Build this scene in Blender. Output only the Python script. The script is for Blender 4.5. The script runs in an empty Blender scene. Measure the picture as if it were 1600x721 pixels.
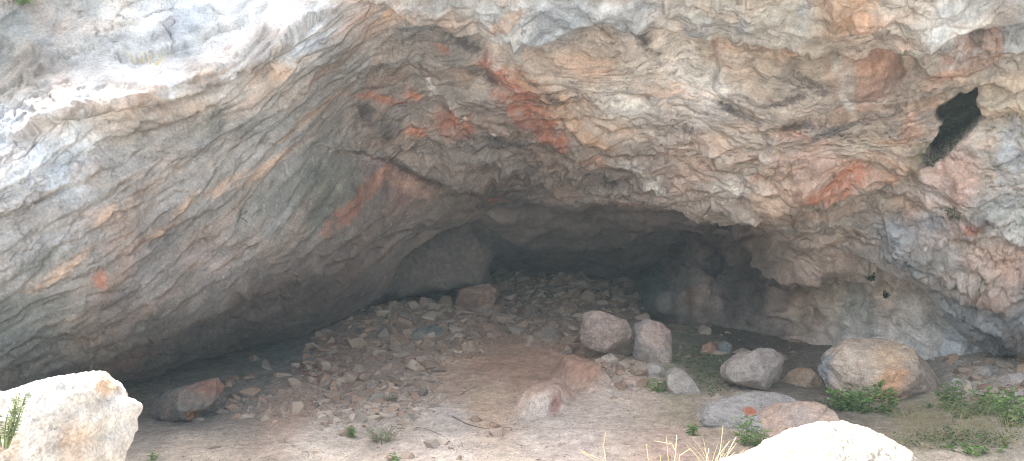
import bpy, bmesh, math, random
import numpy as np
from mathutils import Vector, Matrix

R = math.radians
rng = np.random.default_rng(7)
random.seed(7)
S = bpy.context.scene
C = S.collection

# ------------------------------------------------------------------ camera maths
F, CX, CY = 1164.0, 800.0, 360.5
PITCH = R(3.93)
CAMZ = 1.6
cp, sp = math.cos(PITCH), math.sin(PITCH)

def at(px, py, Y):
    """the world point that lies Y metres ahead in the direction of a photo pixel"""
    px = np.asarray(px, float); py = np.asarray(py, float); Y = np.asarray(Y, float)
    up = (CY - py) / F
    dx = (px - CX) / F
    dy = cp - up * sp
    dz = sp + up * cp
    return np.stack([dx / dy * Y, Y + 0 * px, CAMZ + dz / dy * Y], -1)

def to_px(P):
    P = np.asarray(P, float)
    x, y, z = P[..., 0], P[..., 1], P[..., 2] - CAMZ
    d = y * cp + z * sp
    u = -y * sp + z * cp
    d = np.where(d < 0.2, 0.2, d)
    return CX + F * x / d, CY - F * u / d

# ------------------------------------------------------------------ noise
def _perm(seed):
    r = np.random.default_rng(seed)
    p = r.permutation(512)
    return np.concatenate([p, p])
_PC = {}
def perm(seed):
    if seed not in _PC:
        _PC[seed] = _perm(seed)
    return _PC[seed]
_ga = np.linspace(0, 2 * np.pi, 64, endpoint=False)
G2 = np.stack([np.cos(_ga), np.sin(_ga)], -1) * 1.5
_g3 = np.random.default_rng(3).normal(size=(256, 3)); G3 = _g3 / np.linalg.norm(_g3, axis=1)[:, None] * 1.5

def pn2(x, y, seed=0):
    p = perm(seed)
    xi = np.floor(x).astype(np.int64); yi = np.floor(y).astype(np.int64)
    xf = x - xi; yf = y - yi
    u = xf * xf * xf * (xf * (xf * 6 - 15) + 10); v = yf * yf * yf * (yf * (yf * 6 - 15) + 10)
    xi &= 511; yi &= 511
    def g(i, j):
        h = p[(p[(xi + i) & 511] + yi + j) & 511] & 63
        return G2[h, 0] * (xf - i) + G2[h, 1] * (yf - j)
    a = g(0, 0); b = g(1, 0); c = g(0, 1); d = g(1, 1)
    return (a + u * (b - a)) * (1 - v) + (c + u * (d - c)) * v

def fbm2(x, y, oct=4, seed=0, gain=0.5, lac=2.03):
    s = 0; a = 1.0; t = 0
    for k in range(oct):
        s = s + a * pn2(x + 17.3 * k, y - 9.1 * k, seed + k); t += a
        x = x * lac; y = y * lac; a *= gain
    return s / t

def ridge2(x, y, oct=4, seed=0, gain=0.5):
    s = 0; a = 1.0; t = 0
    for k in range(oct):
        s = s + a * (1 - 2 * np.abs(pn2(x + 5.7 * k, y + 3.3 * k, seed + k))); t += a
        x = x * 2.03; y = y * 2.03; a *= gain
    return s / t

def pn3(P, seed=0):
    p = perm(seed)
    I = np.floor(P).astype(np.int64); Fr = P - I
    U = Fr * Fr * Fr * (Fr * (Fr * 6 - 15) + 10)
    I &= 511
    def g(i, j, k):
        h = p[(p[(p[(I[..., 0] + i) & 511] + I[..., 1] + j) & 511] + I[..., 2] + k) & 511] & 255
        gg = G3[h]
        return gg[..., 0] * (Fr[..., 0] - i) + gg[..., 1] * (Fr[..., 1] - j) + gg[..., 2] * (Fr[..., 2] - k)
    def lx(j, k):
        a = g(0, j, k); return a + U[..., 0] * (g(1, j, k) - a)
    def ly(k):
        a = lx(0, k); return a + U[..., 1] * (lx(1, k) - a)
    a = ly(0)
    return a + U[..., 2] * (ly(1) - a)

def fbm3(P, oct=4, seed=0, gain=0.5):
    s = 0; a = 1.0; t = 0
    for k in range(oct):
        s = s + a * pn3(P + 7.7 * k, seed + k); t += a
        P = P * 2.03; a *= gain
    return s / t

def ridge3(P, oct=4, seed=0, gain=0.5):
    s = 0; a = 1.0; t = 0
    for k in range(oct):
        s = s + a * (1 - 2 * np.abs(pn3(P + 7.7 * k, seed + k))); t += a
        P = P * 2.03; a *= gain
    return s / t

def worley2(x, y, seed=0):
    """F1, F2 and the id (0..1) of the nearest cell"""
    p = perm(seed)
    xi = np.floor(x).astype(np.int64); yi = np.floor(y).astype(np.int64)
    f1 = np.full(x.shape, 9.0); f2 = np.full(x.shape, 9.0); idd = np.zeros(x.shape)
    for i in (-1, 0, 1):
        for j in (-1, 0, 1):
            a = xi + i; b = yi + j
            h = p[(p[a & 511] + b) & 511]
            h2 = p[(h + 131) & 511]
            cx = a + h / 512.0; cy = b + h2 / 512.0
            d = np.hypot(x - cx, y - cy)
            n = d < f1
            f2 = np.where(n, f1, np.minimum(f2, d))
            idd = np.where(n, p[(h2 + h) & 511] / 512.0, idd)
            f1 = np.where(n, d, f1)
    return f1, f2, idd

def facet2(x, y, seed=0, k=0.55, g=0.9):
    """broken faces: the lower envelope of tilted planes, sharp outward edges"""
    p = perm(seed)
    xi = np.floor(x).astype(np.int64); yi = np.floor(y).astype(np.int64)
    out = np.full(x.shape, 9.0)
    for i in (-1, 0, 1):
        for j in (-1, 0, 1):
            a = xi + i; b = yi + j
            h = p[(p[a & 511] + b) & 511]; h2 = p[(h + 131) & 511]; h3 = p[(h2 + 77) & 511]; h4 = p[(h3 + 211) & 511]
            dx = x - a - h / 512.0; dy = y - b - h2 / 512.0
            v = 0.35 * (h3 / 512.0 - .5) + g * ((h4 / 512.0 - .5) * dx + (p[(h4 + 19) & 511] / 512.0 - .5) * dy) + k * (dx * dx + dy * dy)
            out = np.minimum(out, v)
    return out

def sstep(a, b, x):
    t = np.clip((x - a) / (b - a), 0, 1)
    return t * t * (3 - 2 * t)

def tps(pts, vals, smooth=0.0, scale=400.0):
    P = np.asarray(pts, float) / scale; V = np.asarray(vals, float)
    n = len(P)
    d = np.linalg.norm(P[:, None] - P[None], axis=2)
    K = np.where(d > 0, d * d * np.log(d + 1e-12), 0) + np.eye(n) * smooth
    A = np.zeros((n + 3, n + 3)); A[:n, :n] = K; A[:n, n] = 1; A[:n, n + 1:] = P
    A[n, :n] = 1; A[n + 1:, :n] = P.T
    b = np.zeros((n + 3,) + V.shape[1:]); b[:n] = V
    w = np.linalg.solve(A, b)
    def f(x, y):
        x = np.asarray(x, float) / scale; y = np.asarray(y, float) / scale
        out = w[n] + w[n + 1] * x + w[n + 2] * y
        for k in range(n):
            r2 = (x - P[k, 0]) ** 2 + (y - P[k, 1]) ** 2
            out = out + w[k] * 0.5 * r2 * np.log(r2 + 1e-14)
        return out
    return f

def idw(pts, vals, x, y, pw=3.0, soft=25.0):
    P = np.asarray(pts, float); V = np.asarray(vals, float)
    num = np.zeros(x.shape + (V.shape[1],)); den = np.zeros(x.shape)
    for k in range(len(P)):
        w = 1.0 / ((x - P[k, 0]) ** 2 + (y - P[k, 1]) ** 2 + soft * soft) ** (pw / 2)
        num += w[..., None] * V[k]; den += w
    return num / den[..., None]

def seg_dist(x, y, line):
    """unsigned distance to a polyline and signed side (positive: below it in the photo)"""
    best = np.full(x.shape, 1e9); side = np.zeros(x.shape)
    for (x0, y0), (x1, y1) in zip(line[:-1], line[1:]):
        vx, vy = x1 - x0, y1 - y0
        L2 = vx * vx + vy * vy
        t = np.clip(((x - x0) * vx + (y - y0) * vy) / L2, 0, 1)
        d = np.hypot(x - x0 - t * vx, y - y0 - t * vy)
        s = np.sign((x - x0) * (-vy) + (y - y0) * vx)
        if vx < 0: s = -s
        n = d < best
        best = np.where(n, d, best); side = np.where(n, s, side)
    return best, side

def in_poly(x, y, poly):
    ins = np.zeros(x.shape, bool)
    n = len(poly)
    for i in range(n):
        x0, y0 = poly[i]; x1, y1 = poly[(i + 1) % n]
        if y0 == y1: continue
        c = ((y0 > y) != (y1 > y)) & (x < (x1 - x0) * (y - y0) / (y1 - y0) + x0)
        ins ^= c
    return ins

def poly_sd(x, y, poly):
    d, _ = seg_dist(x, y, list(poly) + [poly[0]])
    return np.where(in_poly(x, y, poly), -d, d)

def lin(c):
    c = np.asarray(c, float) / 255.0
    return np.where(c <= 0.04045, c / 12.92, ((c + 0.055) / 1.055) ** 2.4)

# ------------------------------------------------------------------ mesh helpers
def mesh_from(name, V, Fq, col=None, smooth=True):
    me = bpy.data.meshes.new(name)
    V = np.ascontiguousarray(V, np.float32).reshape(-1, 3)
    Fq = np.ascontiguousarray(Fq, np.int32)
    k = Fq.shape[1]
    me.vertices.add(len(V)); me.vertices.foreach_set('co', V.ravel())
    me.loops.add(Fq.size); me.loops.foreach_set('vertex_index', Fq.ravel())
    me.polygons.add(len(Fq))
    me.polygons.foreach_set('loop_start', np.arange(0, Fq.size, k, dtype=np.int32))
    me.polygons.foreach_set('loop_total', np.full(len(Fq), k, np.int32))
    me.polygons.foreach_set('use_smooth', np.full(len(Fq), smooth, bool))
    if col is not None:
        a = me.color_attributes.new('Col', 'FLOAT_COLOR', 'POINT')
        c4 = np.ones((len(V), 4), np.float32); c4[:, :3] = np.asarray(col, np.float32).reshape(-1, 3)
        a.data.foreach_set('color', c4.ravel())
    me.update(calc_edges=True)
    me.validate()
    return me

def add(name, me, mat=None, parent=None):
    o = bpy.data.objects.new(name, me)
    C.objects.link(o)
    if mat is not None and len(me.materials) == 0:
        me.materials.append(mat)
    if parent is not None:
        o.parent = parent
    return o

def grid_faces(nr, nc):
    i = np.arange(nr - 1)[:, None] * nc + np.arange(nc - 1)[None]
    return np.stack([i, i + 1, i + nc + 1, i + nc], -1).reshape(-1, 4)

def grid_normals(P):
    du = np.gradient(P, axis=1); dv = np.gradient(P, axis=0)
    n = np.cross(du, dv)
    n /= (np.linalg.norm(n, axis=-1, keepdims=True) + 1e-12)
    return n

def tag(o, label, cat, group=None, kind=None):
    o['label'] = label
    o['category'] = cat
    if group: o['group'] = group
    if kind: o['kind'] = kind
    return o

def structure(o, label=None, cat=None):
    o['kind'] = 'structure'
    if label: o['label'] = label
    if cat: o['category'] = cat
    return o

def empty(name, loc, rz=0.0):
    o = bpy.data.objects.new(name, None); C.objects.link(o)
    o.location = loc; o.rotation_euler = (0, 0, rz); o.empty_display_size = 0.1
    return o

# ------------------------------------------------------------------ materials
def rock_material(name, fine=45.0, bump=0.5, mott=0.22, rough=0.92, dist=0.02):
    m = bpy.data.materials.new(name); m.use_nodes = True
    nt = m.node_tree; N = nt.nodes; L = nt.links
    b = N['Principled BSDF']; b.inputs['Roughness'].default_value = rough
    b.inputs['Specular IOR Level'].default_value = 0.25
    a = N.new('ShaderNodeVertexColor'); a.layer_name = 'Col'
    tc = N.new('ShaderNodeTexCoord')
    n1 = N.new('ShaderNodeTexNoise'); n1.inputs['Scale'].default_value = fine; n1.inputs['Detail'].default_value = 6; n1.inputs['Roughness'].default_value = 0.65
    n2 = N.new('ShaderNodeTexNoise'); n2.inputs['Scale'].default_value = fine * 0.17; n2.inputs['Detail'].default_value = 5; n2.inputs['Roughness'].default_value = 0.6
    for n in (n1, n2): L.new(tc.outputs['Object'], n.inputs['Vector'])
    r1 = N.new('ShaderNodeMapRange'); r1.inputs['From Min'].default_value = 0.3; r1.inputs['From Max'].default_value = 0.7
    r1.inputs['To Min'].default_value = 1 - mott; r1.inputs['To Max'].default_value = 1 + mott
    L.new(n1.outputs['Fac'], r1.inputs['Value'])
    r2 = N.new('ShaderNodeMapRange'); r2.inputs['From Min'].default_value = 0.3; r2.inputs['From Max'].default_value = 0.7
    r2.inputs['To Min'].default_value = 1 - mott * 0.7; r2.inputs['To Max'].default_value = 1 + mott * 0.7
    L.new(n2.outputs['Fac'], r2.inputs['Value'])
    mu = N.new('ShaderNodeMath'); mu.operation = 'MULTIPLY'
    L.new(r1.outputs['Result'], mu.inputs[0]); L.new(r2.outputs['Result'], mu.inputs[1])
    vm = N.new('ShaderNodeVectorMath'); vm.operation = 'SCALE'
    L.new(a.outputs['Color'], vm.inputs[0]); L.new(mu.outputs[0], vm.inputs['Scale'])
    L.new(vm.outputs[0], b.inputs['Base Color'])
    bp = N.new('ShaderNodeBump'); bp.inputs['Strength'].default_value = bump; bp.inputs['Distance'].default_value = dist
    n3 = N.new('ShaderNodeTexNoise'); n3.inputs['Scale'].default_value = fine * 0.8; n3.inputs['Detail'].default_value = 7; n3.inputs['Roughness'].default_value = 0.7
    L.new(tc.outputs['Object'], n3.inputs['Vector'])
    L.new(n3.outputs['Fac'], bp.inputs['Height']); L.new(bp.outputs['Normal'], b.inputs['Normal'])
    return m

def leaf_material(name, c1, c2, scale=14.0, trans=0.25, rough=0.55):
    m = bpy.data.materials.new(name); m.use_nodes = True
    nt = m.node_tree; N = nt.nodes; L = nt.links
    b = N['Principled BSDF']; b.inputs['Roughness'].default_value = rough
    tc = N.new('ShaderNodeTexCoord')
    n1 = N.new('ShaderNodeTexNoise'); n1.inputs['Scale'].default_value = scale; n1.inputs['Detail'].default_value = 3
    L.new(tc.outputs['Object'], n1.inputs['Vector'])
    cr = N.new('ShaderNodeValToRGB')
    cr.color_ramp.elements[0].position = 0.3; cr.color_ramp.elements[1].position = 0.7
    cr.color_ramp.elements[0].color = (*lin(c1), 1); cr.color_ramp.elements[1].color = (*lin(c2), 1)
    L.new(n1.outputs['Fac'], cr.inputs['Fac']); L.new(cr.outputs['Color'], b.inputs['Base Color'])
    if trans:
        t = N.new('ShaderNodeBsdfTranslucent'); L.new(cr.outputs['Color'], t.inputs['Color'])
        mx = N.new('ShaderNodeMixShader'); mx.inputs['Fac'].default_value = trans
        L.new(b.outputs['BSDF'], mx.inputs[1]); L.new(t.outputs['BSDF'], mx.inputs[2])
        L.new(mx.outputs[0], N['Material Output'].inputs['Surface'])
    return m

M_CLIFF = rock_material('cliff_limestone', 36, 0.65, 0.24, dist=0.025)
M_BOULDER = rock_material('boulder_limestone', 60, 0.9, 0.32, dist=0.025)
M_GROUND = rock_material('trodden_earth', 58, 1.0, 0.36, 0.97, dist=0.025)
M_STONE = rock_material('rubble_limestone', 60, 0.4, 0.20, dist=0.01)

# ================================================================== THE CLIFF
lip_pts = [(-900, 900), (-500, 740), (-200, 640), (0, 612), (120, 602), (200, 592), (240, 588), (300, 562), (340, 556), (370, 546), (400, 541),
           (440, 530), (478, 524), (500, 512), (540, 497), (575, 478), (598, 462), (608, 445), (616, 425), (630, 402), (655, 385), (680, 369), (700, 360), (722, 351),
           (745, 338), (775, 324), (805, 316), (850, 314), (880, 318), (920, 319), (960, 322), (1000, 325), (1030, 330), (1060, 330), (1090, 342), (1120, 346), (1150, 350),
           (1178, 353), (1195, 364), (1215, 375), (1240, 386), (1268, 395), (1284, 390), (1300, 386), (1322, 394), (1345, 404), (1375, 419), (1400, 432),
           (1425, 443), (1448, 459), (1470, 484), (1490, 512), (1510, 532), (1540, 545), (1575, 552), (1600, 557), (1700, 575), (2000, 650), (2500, 770)]
_lx = np.array([p[0] for p in lip_pts], float); _ly = np.array([p[1] for p in lip_pts], float)
def lip_at(px): return np.interp(px, _lx, _ly)

depth_pts = [
    # left slab
    (-900, 900, 4.0), (-900, 300, 3.8), (-900, -200, 4.6), (-900, -700, 7.5), (-400, 650, 5.4), (-400, 300, 5.0), (-400, -100, 6.6), (-400, -600, 11),
    (0, 610, 7.1), (0, 480, 6.7), (0, 350, 6.7), (0, 250, 6.75), (0, 150, 7.4), (0, 60, 8.15), (0, 0, 8.15), (0, -60, 8.2), (0, -300, 9.6), (0, -700, 14),
    (100, 215, 7.2), (100, 180, 7.0), (100, 140, 7.5), (100, 98, 8.1), (200, 592, 9.5), (200, 545, 8.2), (200, 470, 7.9), (200, 300, 7.7), (200, 210, 7.75), (200, 168, 7.35), (200, 112, 7.95), (200, 82, 8.5), (200, 60, 8.65), (200, 0, 8.7), (200, -60, 8.75), (200, -300, 10),
    (300, 562, 11.0), (300, 508, 9.1), (300, 400, 8.7), (300, 250, 8.5), (300, 180, 8.4), (300, 138, 7.95), (300, 92, 8.5), (300, 60, 9.05), (300, 40, 9.1), (300, -40, 9.2), (300, -200, 9.8), (300, -600, 13),
    (400, 541, 12.4), (400, 466, 10.0), (400, 330, 9.4), (400, 200, 9.2), (400, 130, 8.9), (400, 104, 8.45), (420, 55, 8.85), (420, 25, 9.4), (420, -20, 9.6), (470, 50, 8.85), (470, 8, 9.45), (420, -60, 9.7),
    (500, 512, 13.4), (500, 425, 11.0), (500, 300, 10.5), (500, 150, 9.8), (500, 30, 9.2), (560, 60, 9.7), (600, 20, 9.4),
    (560, 487, 13.9), (560, 405, 12.0), (560, 330, 11.7), (600, 462, 13.9), (612, 430, 14.0), (625, 300, 12.4), (680, 369, 14.1), (700, 320, 13.2), (722, 351, 14.2), (775, 326, 14.2),
    (545, 235, 11.5), (560, 160, 10.9), (610, 100, 10.5), (650, 60, 10.0),
    # right mass
    (640, 255, 12.0), (720, 280, 12.5), (805, 314, 13.3), (640, 180, 11.3), (720, 200, 11.3), (720, 100, 10.4), (800, 240, 11.6), (800, 150, 10.5), (800, 75, 9.9),
    (740, 25, 9.2), (800, -200, 7.9), (800, -450, 8.1), (800, -700, 9.5), (600, -300, 9.0), (560, -700, 11.5),  # unseen rock above the frame, shaped to shade the floor
    (900, 318, 12.9), (900, 250, 11.5), (900, 150, 10.1), (900, 75, 9.7), (900, 20, 8.8), (1000, 324, 12.0), (1000, 250, 10.8), (1000, 150, 9.9), (1000, 75, 9.5), (1000, 20, 8.6),
    (1100, 342, 11.4), (1100, 280, 10.4), (1100, 180, 9.6), (1100, 90, 9.3), (1100, 20, 8.3), (1200, 366, 10.9), (1200, 310, 10.0), (1200, 200, 9.1), (1200, 100, 9.0), (1200, 30, 8.1),
    (1300, 386, 10.5), (1300, 320, 9.6), (1300, 220, 8.8), (1300, 120, 8.9), (1300, 40, 7.9), (1400, 432, 10.1), (1400, 340, 9.3), (1400, 220, 8.5), (1400, 120, 8.4), (1400, 40, 7.6),
    (1470, 484, 10.0), (1470, 380, 9.0), (1500, 525, 10.1), (1500, 300, 8.5), (1500, 100, 7.9), (1500, 20, 7.3), (1600, 557, 9.8), (1600, 480, 8.9), (1600, 380, 8.4), (1600, 250, 8.0),
    (1600, 120, 7.6), (1600, 20, 7.1), (1100, -300, 7.2), (1100, -700, 8.6), (1500, -300, 6.4), (1500, -700, 7.6), (2000, 650, 8.2), (2000, 300, 7.0), (2000, -100, 6.2),
    (2500, 770, 6.4), (2500, 300, 5.6), (2500, -300, 5.2), (2500, -700, 6.2)]
dpt = np.array(depth_pts, float)
depth_f = tps(dpt[:, :2], dpt[:, 2], smooth=0.002)

def poly_field(lines, smooth=0.01):
    P = []; V = []
    for v, pl in lines:
        for p in pl: P.append(p); V.append(v)
    return tps(P, V, smooth)
vL_f = poly_field([(-60, [(0, -150), (500, -380)]), (30, [(0, 137), (110, 84), (283, 60), (380, 30)]), (80, [(0, 250), (101, 182), (250, 162), (388, 115), (500, 13)]),
    (140, [(0, 341), (115, 290), (250, 235), (400, 160), (540, 70), (640, 20)]), (230, [(0, 510), (135, 429), (270, 351), (398, 236), (540, 135), (620, 85)]),
    (300, [(0, 590), (150, 520), (300, 425), (430, 330), (520, 230), (570, 170)]), (350, [(120, 575), (250, 530), (400, 462), (530, 385), (600, 330), (680, 300), (760, 300)]),
    (400, [(200, 592), (300, 560), (400, 540), (500, 512), (610, 430), (680, 370), (770, 330), (850, 312)])])
vR_f = poly_field([(0, [(658, 37), (790, 45), (986, 50), (1195, 64), (1347, 85), (1465, 64), (1600, 30)]), (-80, [(700, -60), (1000, -50), (1600, -60)]),
    (100, [(655, 125), (780, 130), (1060, 140), (1178, 179), (1330, 172), (1482, 150), (1600, 142)]),
    (180, [(570, 240), (760, 206), (900, 230), (1100, 240), (1262, 260), (1400, 250), (1600, 240)]),
    (260, [(640, 262), (720, 285), (850, 290), (1000, 300), (1178, 325), (1262, 328), (1364, 300), (1600, 330)]),
    (310, [(800, 318), (900, 318), (1000, 325), (1090, 342), (1180, 352), (1300, 386), (1400, 432), (1500, 480), (1600, 500)]),
    (350, [(1180, 400), (1300, 430), (1400, 470), (1500, 525), (1600, 556)])])
crease = [(660, -120), (640, 20), (600, 90), (556, 160), (545, 236), (600, 250), (640, 262), (700, 281), (760, 300), (806, 315), (850, 330)]

# columns and rows of the sheet
cols = np.concatenate([np.linspace(-900, -20, 60)[:-1], np.arange(-20, 1620, 1.5), np.linspace(1620, 2500, 60)])
NR_TOP, NR_MID, NR_CURL = 46, 330, 44
lp = lip_at(cols)
# ragged lip
lp = lp + 5.0 * fbm2(cols / 38, cols * 0 + 3.3, 4, 61) + 2.0 * pn2(cols / 7, cols * 0 + 1.1, 66)
t_top = np.linspace(-700, 0, NR_TOP)[:-1]
rows = []
for y in t_top: rows.append(np.full(cols.shape, y))
for k in range(NR_MID): rows.append(lp * (k / (NR_MID - 1)))
PYg = np.array(rows); PXg = np.broadcast_to(cols, PYg.shape).copy()
nfront = PYg.shape[0]

def splat(px, py, cx, cy, rx, ry, ang=0, seed=0, rag=0.55, soft=0.45):
    ca, sa = math.cos(R(ang)), math.sin(R(ang))
    dx = px - cx; dy = py - cy
    u = (dx * ca + dy * sa) / rx; v = (-dx * sa + dy * ca) / ry
    out = np.zeros(px.shape)
    sel = (u * u + v * v) < 4.0
    if not sel.any(): return out
    w = min(rx, ry)
    n = fbm2(px[sel] / (w * 0.9) + seed * 1.7, py[sel] / (w * 0.9) - seed * 2.3, 5, 400 + seed % 37, 0.65)
    r = np.sqrt(u[sel] ** 2 + v[sel] ** 2) + rag * n * 1.6
    out[sel] = 1 - sstep(1 - soft, 1 + soft, r)
    return out

def cliff_fields(px, py):
    """outward displacement in photo pixels and base colour"""
    # broad smooth faces and rough, foliated tracts
    rgh = 0.30 + 0.95 * sstep(-0.22, 0.25, fbm2(px / 150 + 3, py / 95, 3, 13))
    for (cx, cy, rx, ry, a, w_) in ((1075, 95, 75, 45, 25, .8), (1354, 122, 62, 40, -10, .75), (985, 165, 50, 22, 0, .6), (775, 90, 60, 26, 40, .7), (1565, 215, 50, 60, 0, .6), (300, 40, 150, 40, -15, .55), (60, 40, 90, 50, 0, .6),
                                    (380, 380, 110, 60, -33, .6), (120, 470, 130, 40, -33, .6), (1300, 255, 70, 24, 5, .5), (1250, 40, 90, 30, 0, .4), (300, 500, 120, 24, -28, .5), (860, 110, 40, 30, 30, .4)):
        rgh = rgh * (1 - w_ * splat(px, py, cx, cy, rx, ry, a, 21, .4, .5))
    for (cx, cy, rx, ry, a, w_) in ((780, 260, 170, 50, 8, .7), (1240, 170, 90, 40, -5, .5), (1300, 220, 80, 25, -10, .6), (680, 130, 70, 50, 30, .4), (1510, 100, 60, 40, -30, .4), (950, 290, 120, 26, 10, .6)):
        rgh = rgh + w_ * splat(px, py, cx, cy, rx, ry, a, 22, .4, .5)
    # gently warped coordinates so nothing runs ruler-straight
    wx = px + 9 * fbm2(px / 45, py / 45, 3, 11) + 2.5 * pn2(px / 9, py / 9, 15)
    wy = py + 9 * fbm2(px / 45 + 40, py / 45, 3, 12) + 2.5 * pn2(px / 9 + 9, py / 9, 16)
    cd, cs = seg_dist(wx, wy, crease)
    # left of / below the crease line -> slab
    left = in_poly(wx, wy, [(-1200, -900), (700, -900)] + crease + [(850, 1200), (-1200, 1200)])
    sdL = np.where(left, cd, -cd)
    mL = sstep(-14, 14, sdL)
    vL = vL_f(px, py); vR = vR_f(px, py)
    big = fbm2(px / 260, py / 200, 3, 21)
    blkT = splat(px, py, 210, 60, 260, 75, -15, 6)
    # ---------------- slab: beds
    vLw = vL + 10 * fbm2(px / 110, vL / 40, 4, 31)
    D_L = 14 * big
    for lam, A, sd in ((58, 9.0, 38), (27, 5.5, 41), (12, 2.2, 45)):
        s = vLw / lam + 0.9 * fbm2(px / (lam * 5), vLw / (lam * 2.2), 3, sd)
        fl = np.floor(s); fr = s - fl
        prof = np.where(fr < 0.93, fr / 0.93, (1 - fr) / 0.07)
        on = sstep(-0.1, 0.35, pn2(px / (lam * 4.2) + fl * 7.31, fl * 3.7 + 0.5, sd + 2))
        D_L = D_L + A * (prof - 0.5) * (0.15 + 0.85 * on)
    D_L = D_L + (2.0 + 3.0 * rgh) * fbm2(px / 55, vLw / 14, 4, 52, 0.55) + 1.6 * rgh * ridge2(px / 30, vLw / 9, 4, 57)
    D_L = D_L - 5.0 * sstep(0.80, 0.97, ridge2(px / 120, vLw / 24, 2, 62, 0.4)) * sstep(-0.1, 0.3, fbm2(px / 90, vLw / 30, 2, 64)) - 2.4 * sstep(0.75, 0.95, ridge2(px / 44, vLw / 10, 3, 67, 0.5))
    # ---------------- right mass: foliated, scalloped
    q = 16 * fbm2(px / 80, py / 60, 4, 71)
    vRw = vR + q
    pxw = px + 22 * fbm2(px / 90 + 7, py / 90, 3, 75)
    bil = np.abs(fbm2(pxw / 95, vRw / 52, 3, 81, 0.5))
    D_R = 22 * big + 24 * (bil - 0.2)
    fol = ridge2(pxw / 70, vRw / 15, 5, 85, 0.6)
    fol2 = ridge2(pxw / 26, vRw / 8, 4, 91, 0.6)
    swirl = sstep(-0.25, 0.3, fbm2(px / 120, py / 90, 3, 95) + 0.25 * sstep(120, 240, py) - 0.05)
    D_R = D_R - (2.0 * sstep(0.25, 0.85, fol) + 4.6 * sstep(0.76, 0.96, fol) + 1.2 * sstep(0.3, 0.8, fol2) + 2.4 * sstep(0.7, 0.95, fol2)) * (0.12 + 0.9 * swirl) * rgh
    for lam, A, sd in ((26, 4.5, 101), (11, 2.4, 105)):
        s = vRw / lam + 1.2 * fbm2(px / (lam * 4), vRw / (lam * 2), 3, sd)
        fl = np.floor(s); fr = s - fl
        prof = np.where(fr < 0.84, fr / 0.84, (1 - fr) / 0.16)
        on = sstep(-0.05, 0.4, pn2(px / (lam * 3.4) + fl * 5.13, fl * 2.9 + 0.5, sd + 2))
        D_R = D_R + A * (prof - 0.5) * (0.1 + 0.9 * on)
    D_R = D_R + 4.5 * rgh * fbm2(px / 24, vRw / 13, 4, 111, 0.6)
    fa = pn2(px / 30, py / 30, 117) * 0.35
    D_R = D_R + 34 * facet2(pxw / 88 + fa, vRw / 44, 113) + (5 + 9 * rgh) * facet2(pxw / 33, vRw / 17 + fa, 114)
    D_L = D_L + 16 * facet2(px / 120 + fa, vLw / 40, 115) + (3 + 4 * rgh) * facet2(px / 40, vLw / 14 + fa, 116)
    # long joints that cut across the beds
    for jx, jy, sd_, am in ((150, 64, 541, 7.0), (64, 30, 545, 3.6)):
        j1, j2, jid = worley2(px / jx + 0.35 * fbm2(px / 60, py / 60, 4, sd_), (mL * vLw + (1 - mL) * vRw) / jy + 0.35 * fbm2(px / 60 + 4, py / 60, 4, sd_ + 1), sd_ + 2)
        gate = (1 - blkT) * sstep(-0.02, 0.22, fbm2(px / 90 + 2, py / 70, 3, sd_ + 3))
        jc = (1 - sstep(0.012, 0.05, j2 - j1)) * gate
        D_L = D_L - 0.7 * am * jc + am * 0.5 * (jid - .5) * gate; D_R = D_R - am * 0.8 * jc + am * 0.5 * (jid - .5) * gate
    # tafoni pits
    f1, f2, cid = worley2(pxw / 13, vRw / 6.5, 121)
    pitm = sstep(0.05, 0.35, fbm2(px / 85, py / 60, 3, 125) + 0.12)
    pit = (1 - sstep(0.12, 0.38, f1 + 0.12 * pn2(px / 4, py / 4, 129))) * (cid > 0.35) * pitm * (1 - mL) * sstep(110, 170, py)
    # ---------------- broken blocks, lower right and upper left band
    vb = mL * vL + (1 - mL) * vR
    g1, g2, gid = worley2(px / 62 + 0.5 * fbm2(px / 40, py / 40, 3, 131), vb / 21 + 0.45 * fbm2(px / 40, py / 30, 3, 132), 133)
    blk = sstep(0, 1, splat(px, py, 1560, 440, 130, 70, 20, 3)) 
    blkL = splat(px, py, 60, 200, 120, 110, -25, 5)
    edge = sstep(0.0, 0.05 + 0.10 * (gid > 0.5), g2 - g1)
    tilt = (gid - 0.5) * 14 + ((px / 46) % 1 - 0.5) * (gid - 0.4) * 6
    D_B = (tilt - 8 * (1 - edge))
    D = mL * D_L + (1 - mL) * D_R
    D = D + D_B * np.maximum(blk * 0.8, np.maximum(blkL * 0.5, 0.0 * blkT))
    D = D - 7 * pit
    # fine grit
    D = D + 1.9 * (0.25 + 0.75 * rgh) * fbm2(px / 12, py / 9, 5, 141, 0.70)
    D = D + 2.0 * rgh * (np.abs(fbm2(px / 20, py / 13, 4, 145, 0.6)) - 0.1)

    # ---------------- explicit ledges: (line, height px, reach above, reach below)
    crack_col = np.zeros(px.shape)
    def ledge(line, h, wa, wb, rag=0):
        nonlocal D
        d, s = seg_dist(wx, wy, line)
        t = np.tanh(s * d / 4.0); h = h * 1.35
        D = D - h * 0.5 * t * np.where(s < 0, np.exp(-d / wa), np.exp(-d / wb))
    def crack(line, w, depth):
        nonlocal D, crack_col
        d, s = seg_dist(wx, wy, line)
        c = 1 - sstep(w * 0.4, w * 1.3, d)
        D = D - depth * c
        crack_col = np.maximum(crack_col, c)
    ledge([(60, 196), (101, 182), (169, 174), (216, 170), (250, 162), (304, 145), (337, 135), (388, 112), (440, 80), (455, 52), (478, 38)], 26, 30, 60)
    ledge([(71, 108), (101, 84), (145, 69), (182, 79), (189, 91), (233, 86), (283, 71), (337, 47), (378, 40), (410, 20)], 9, 25, 12)
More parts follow.
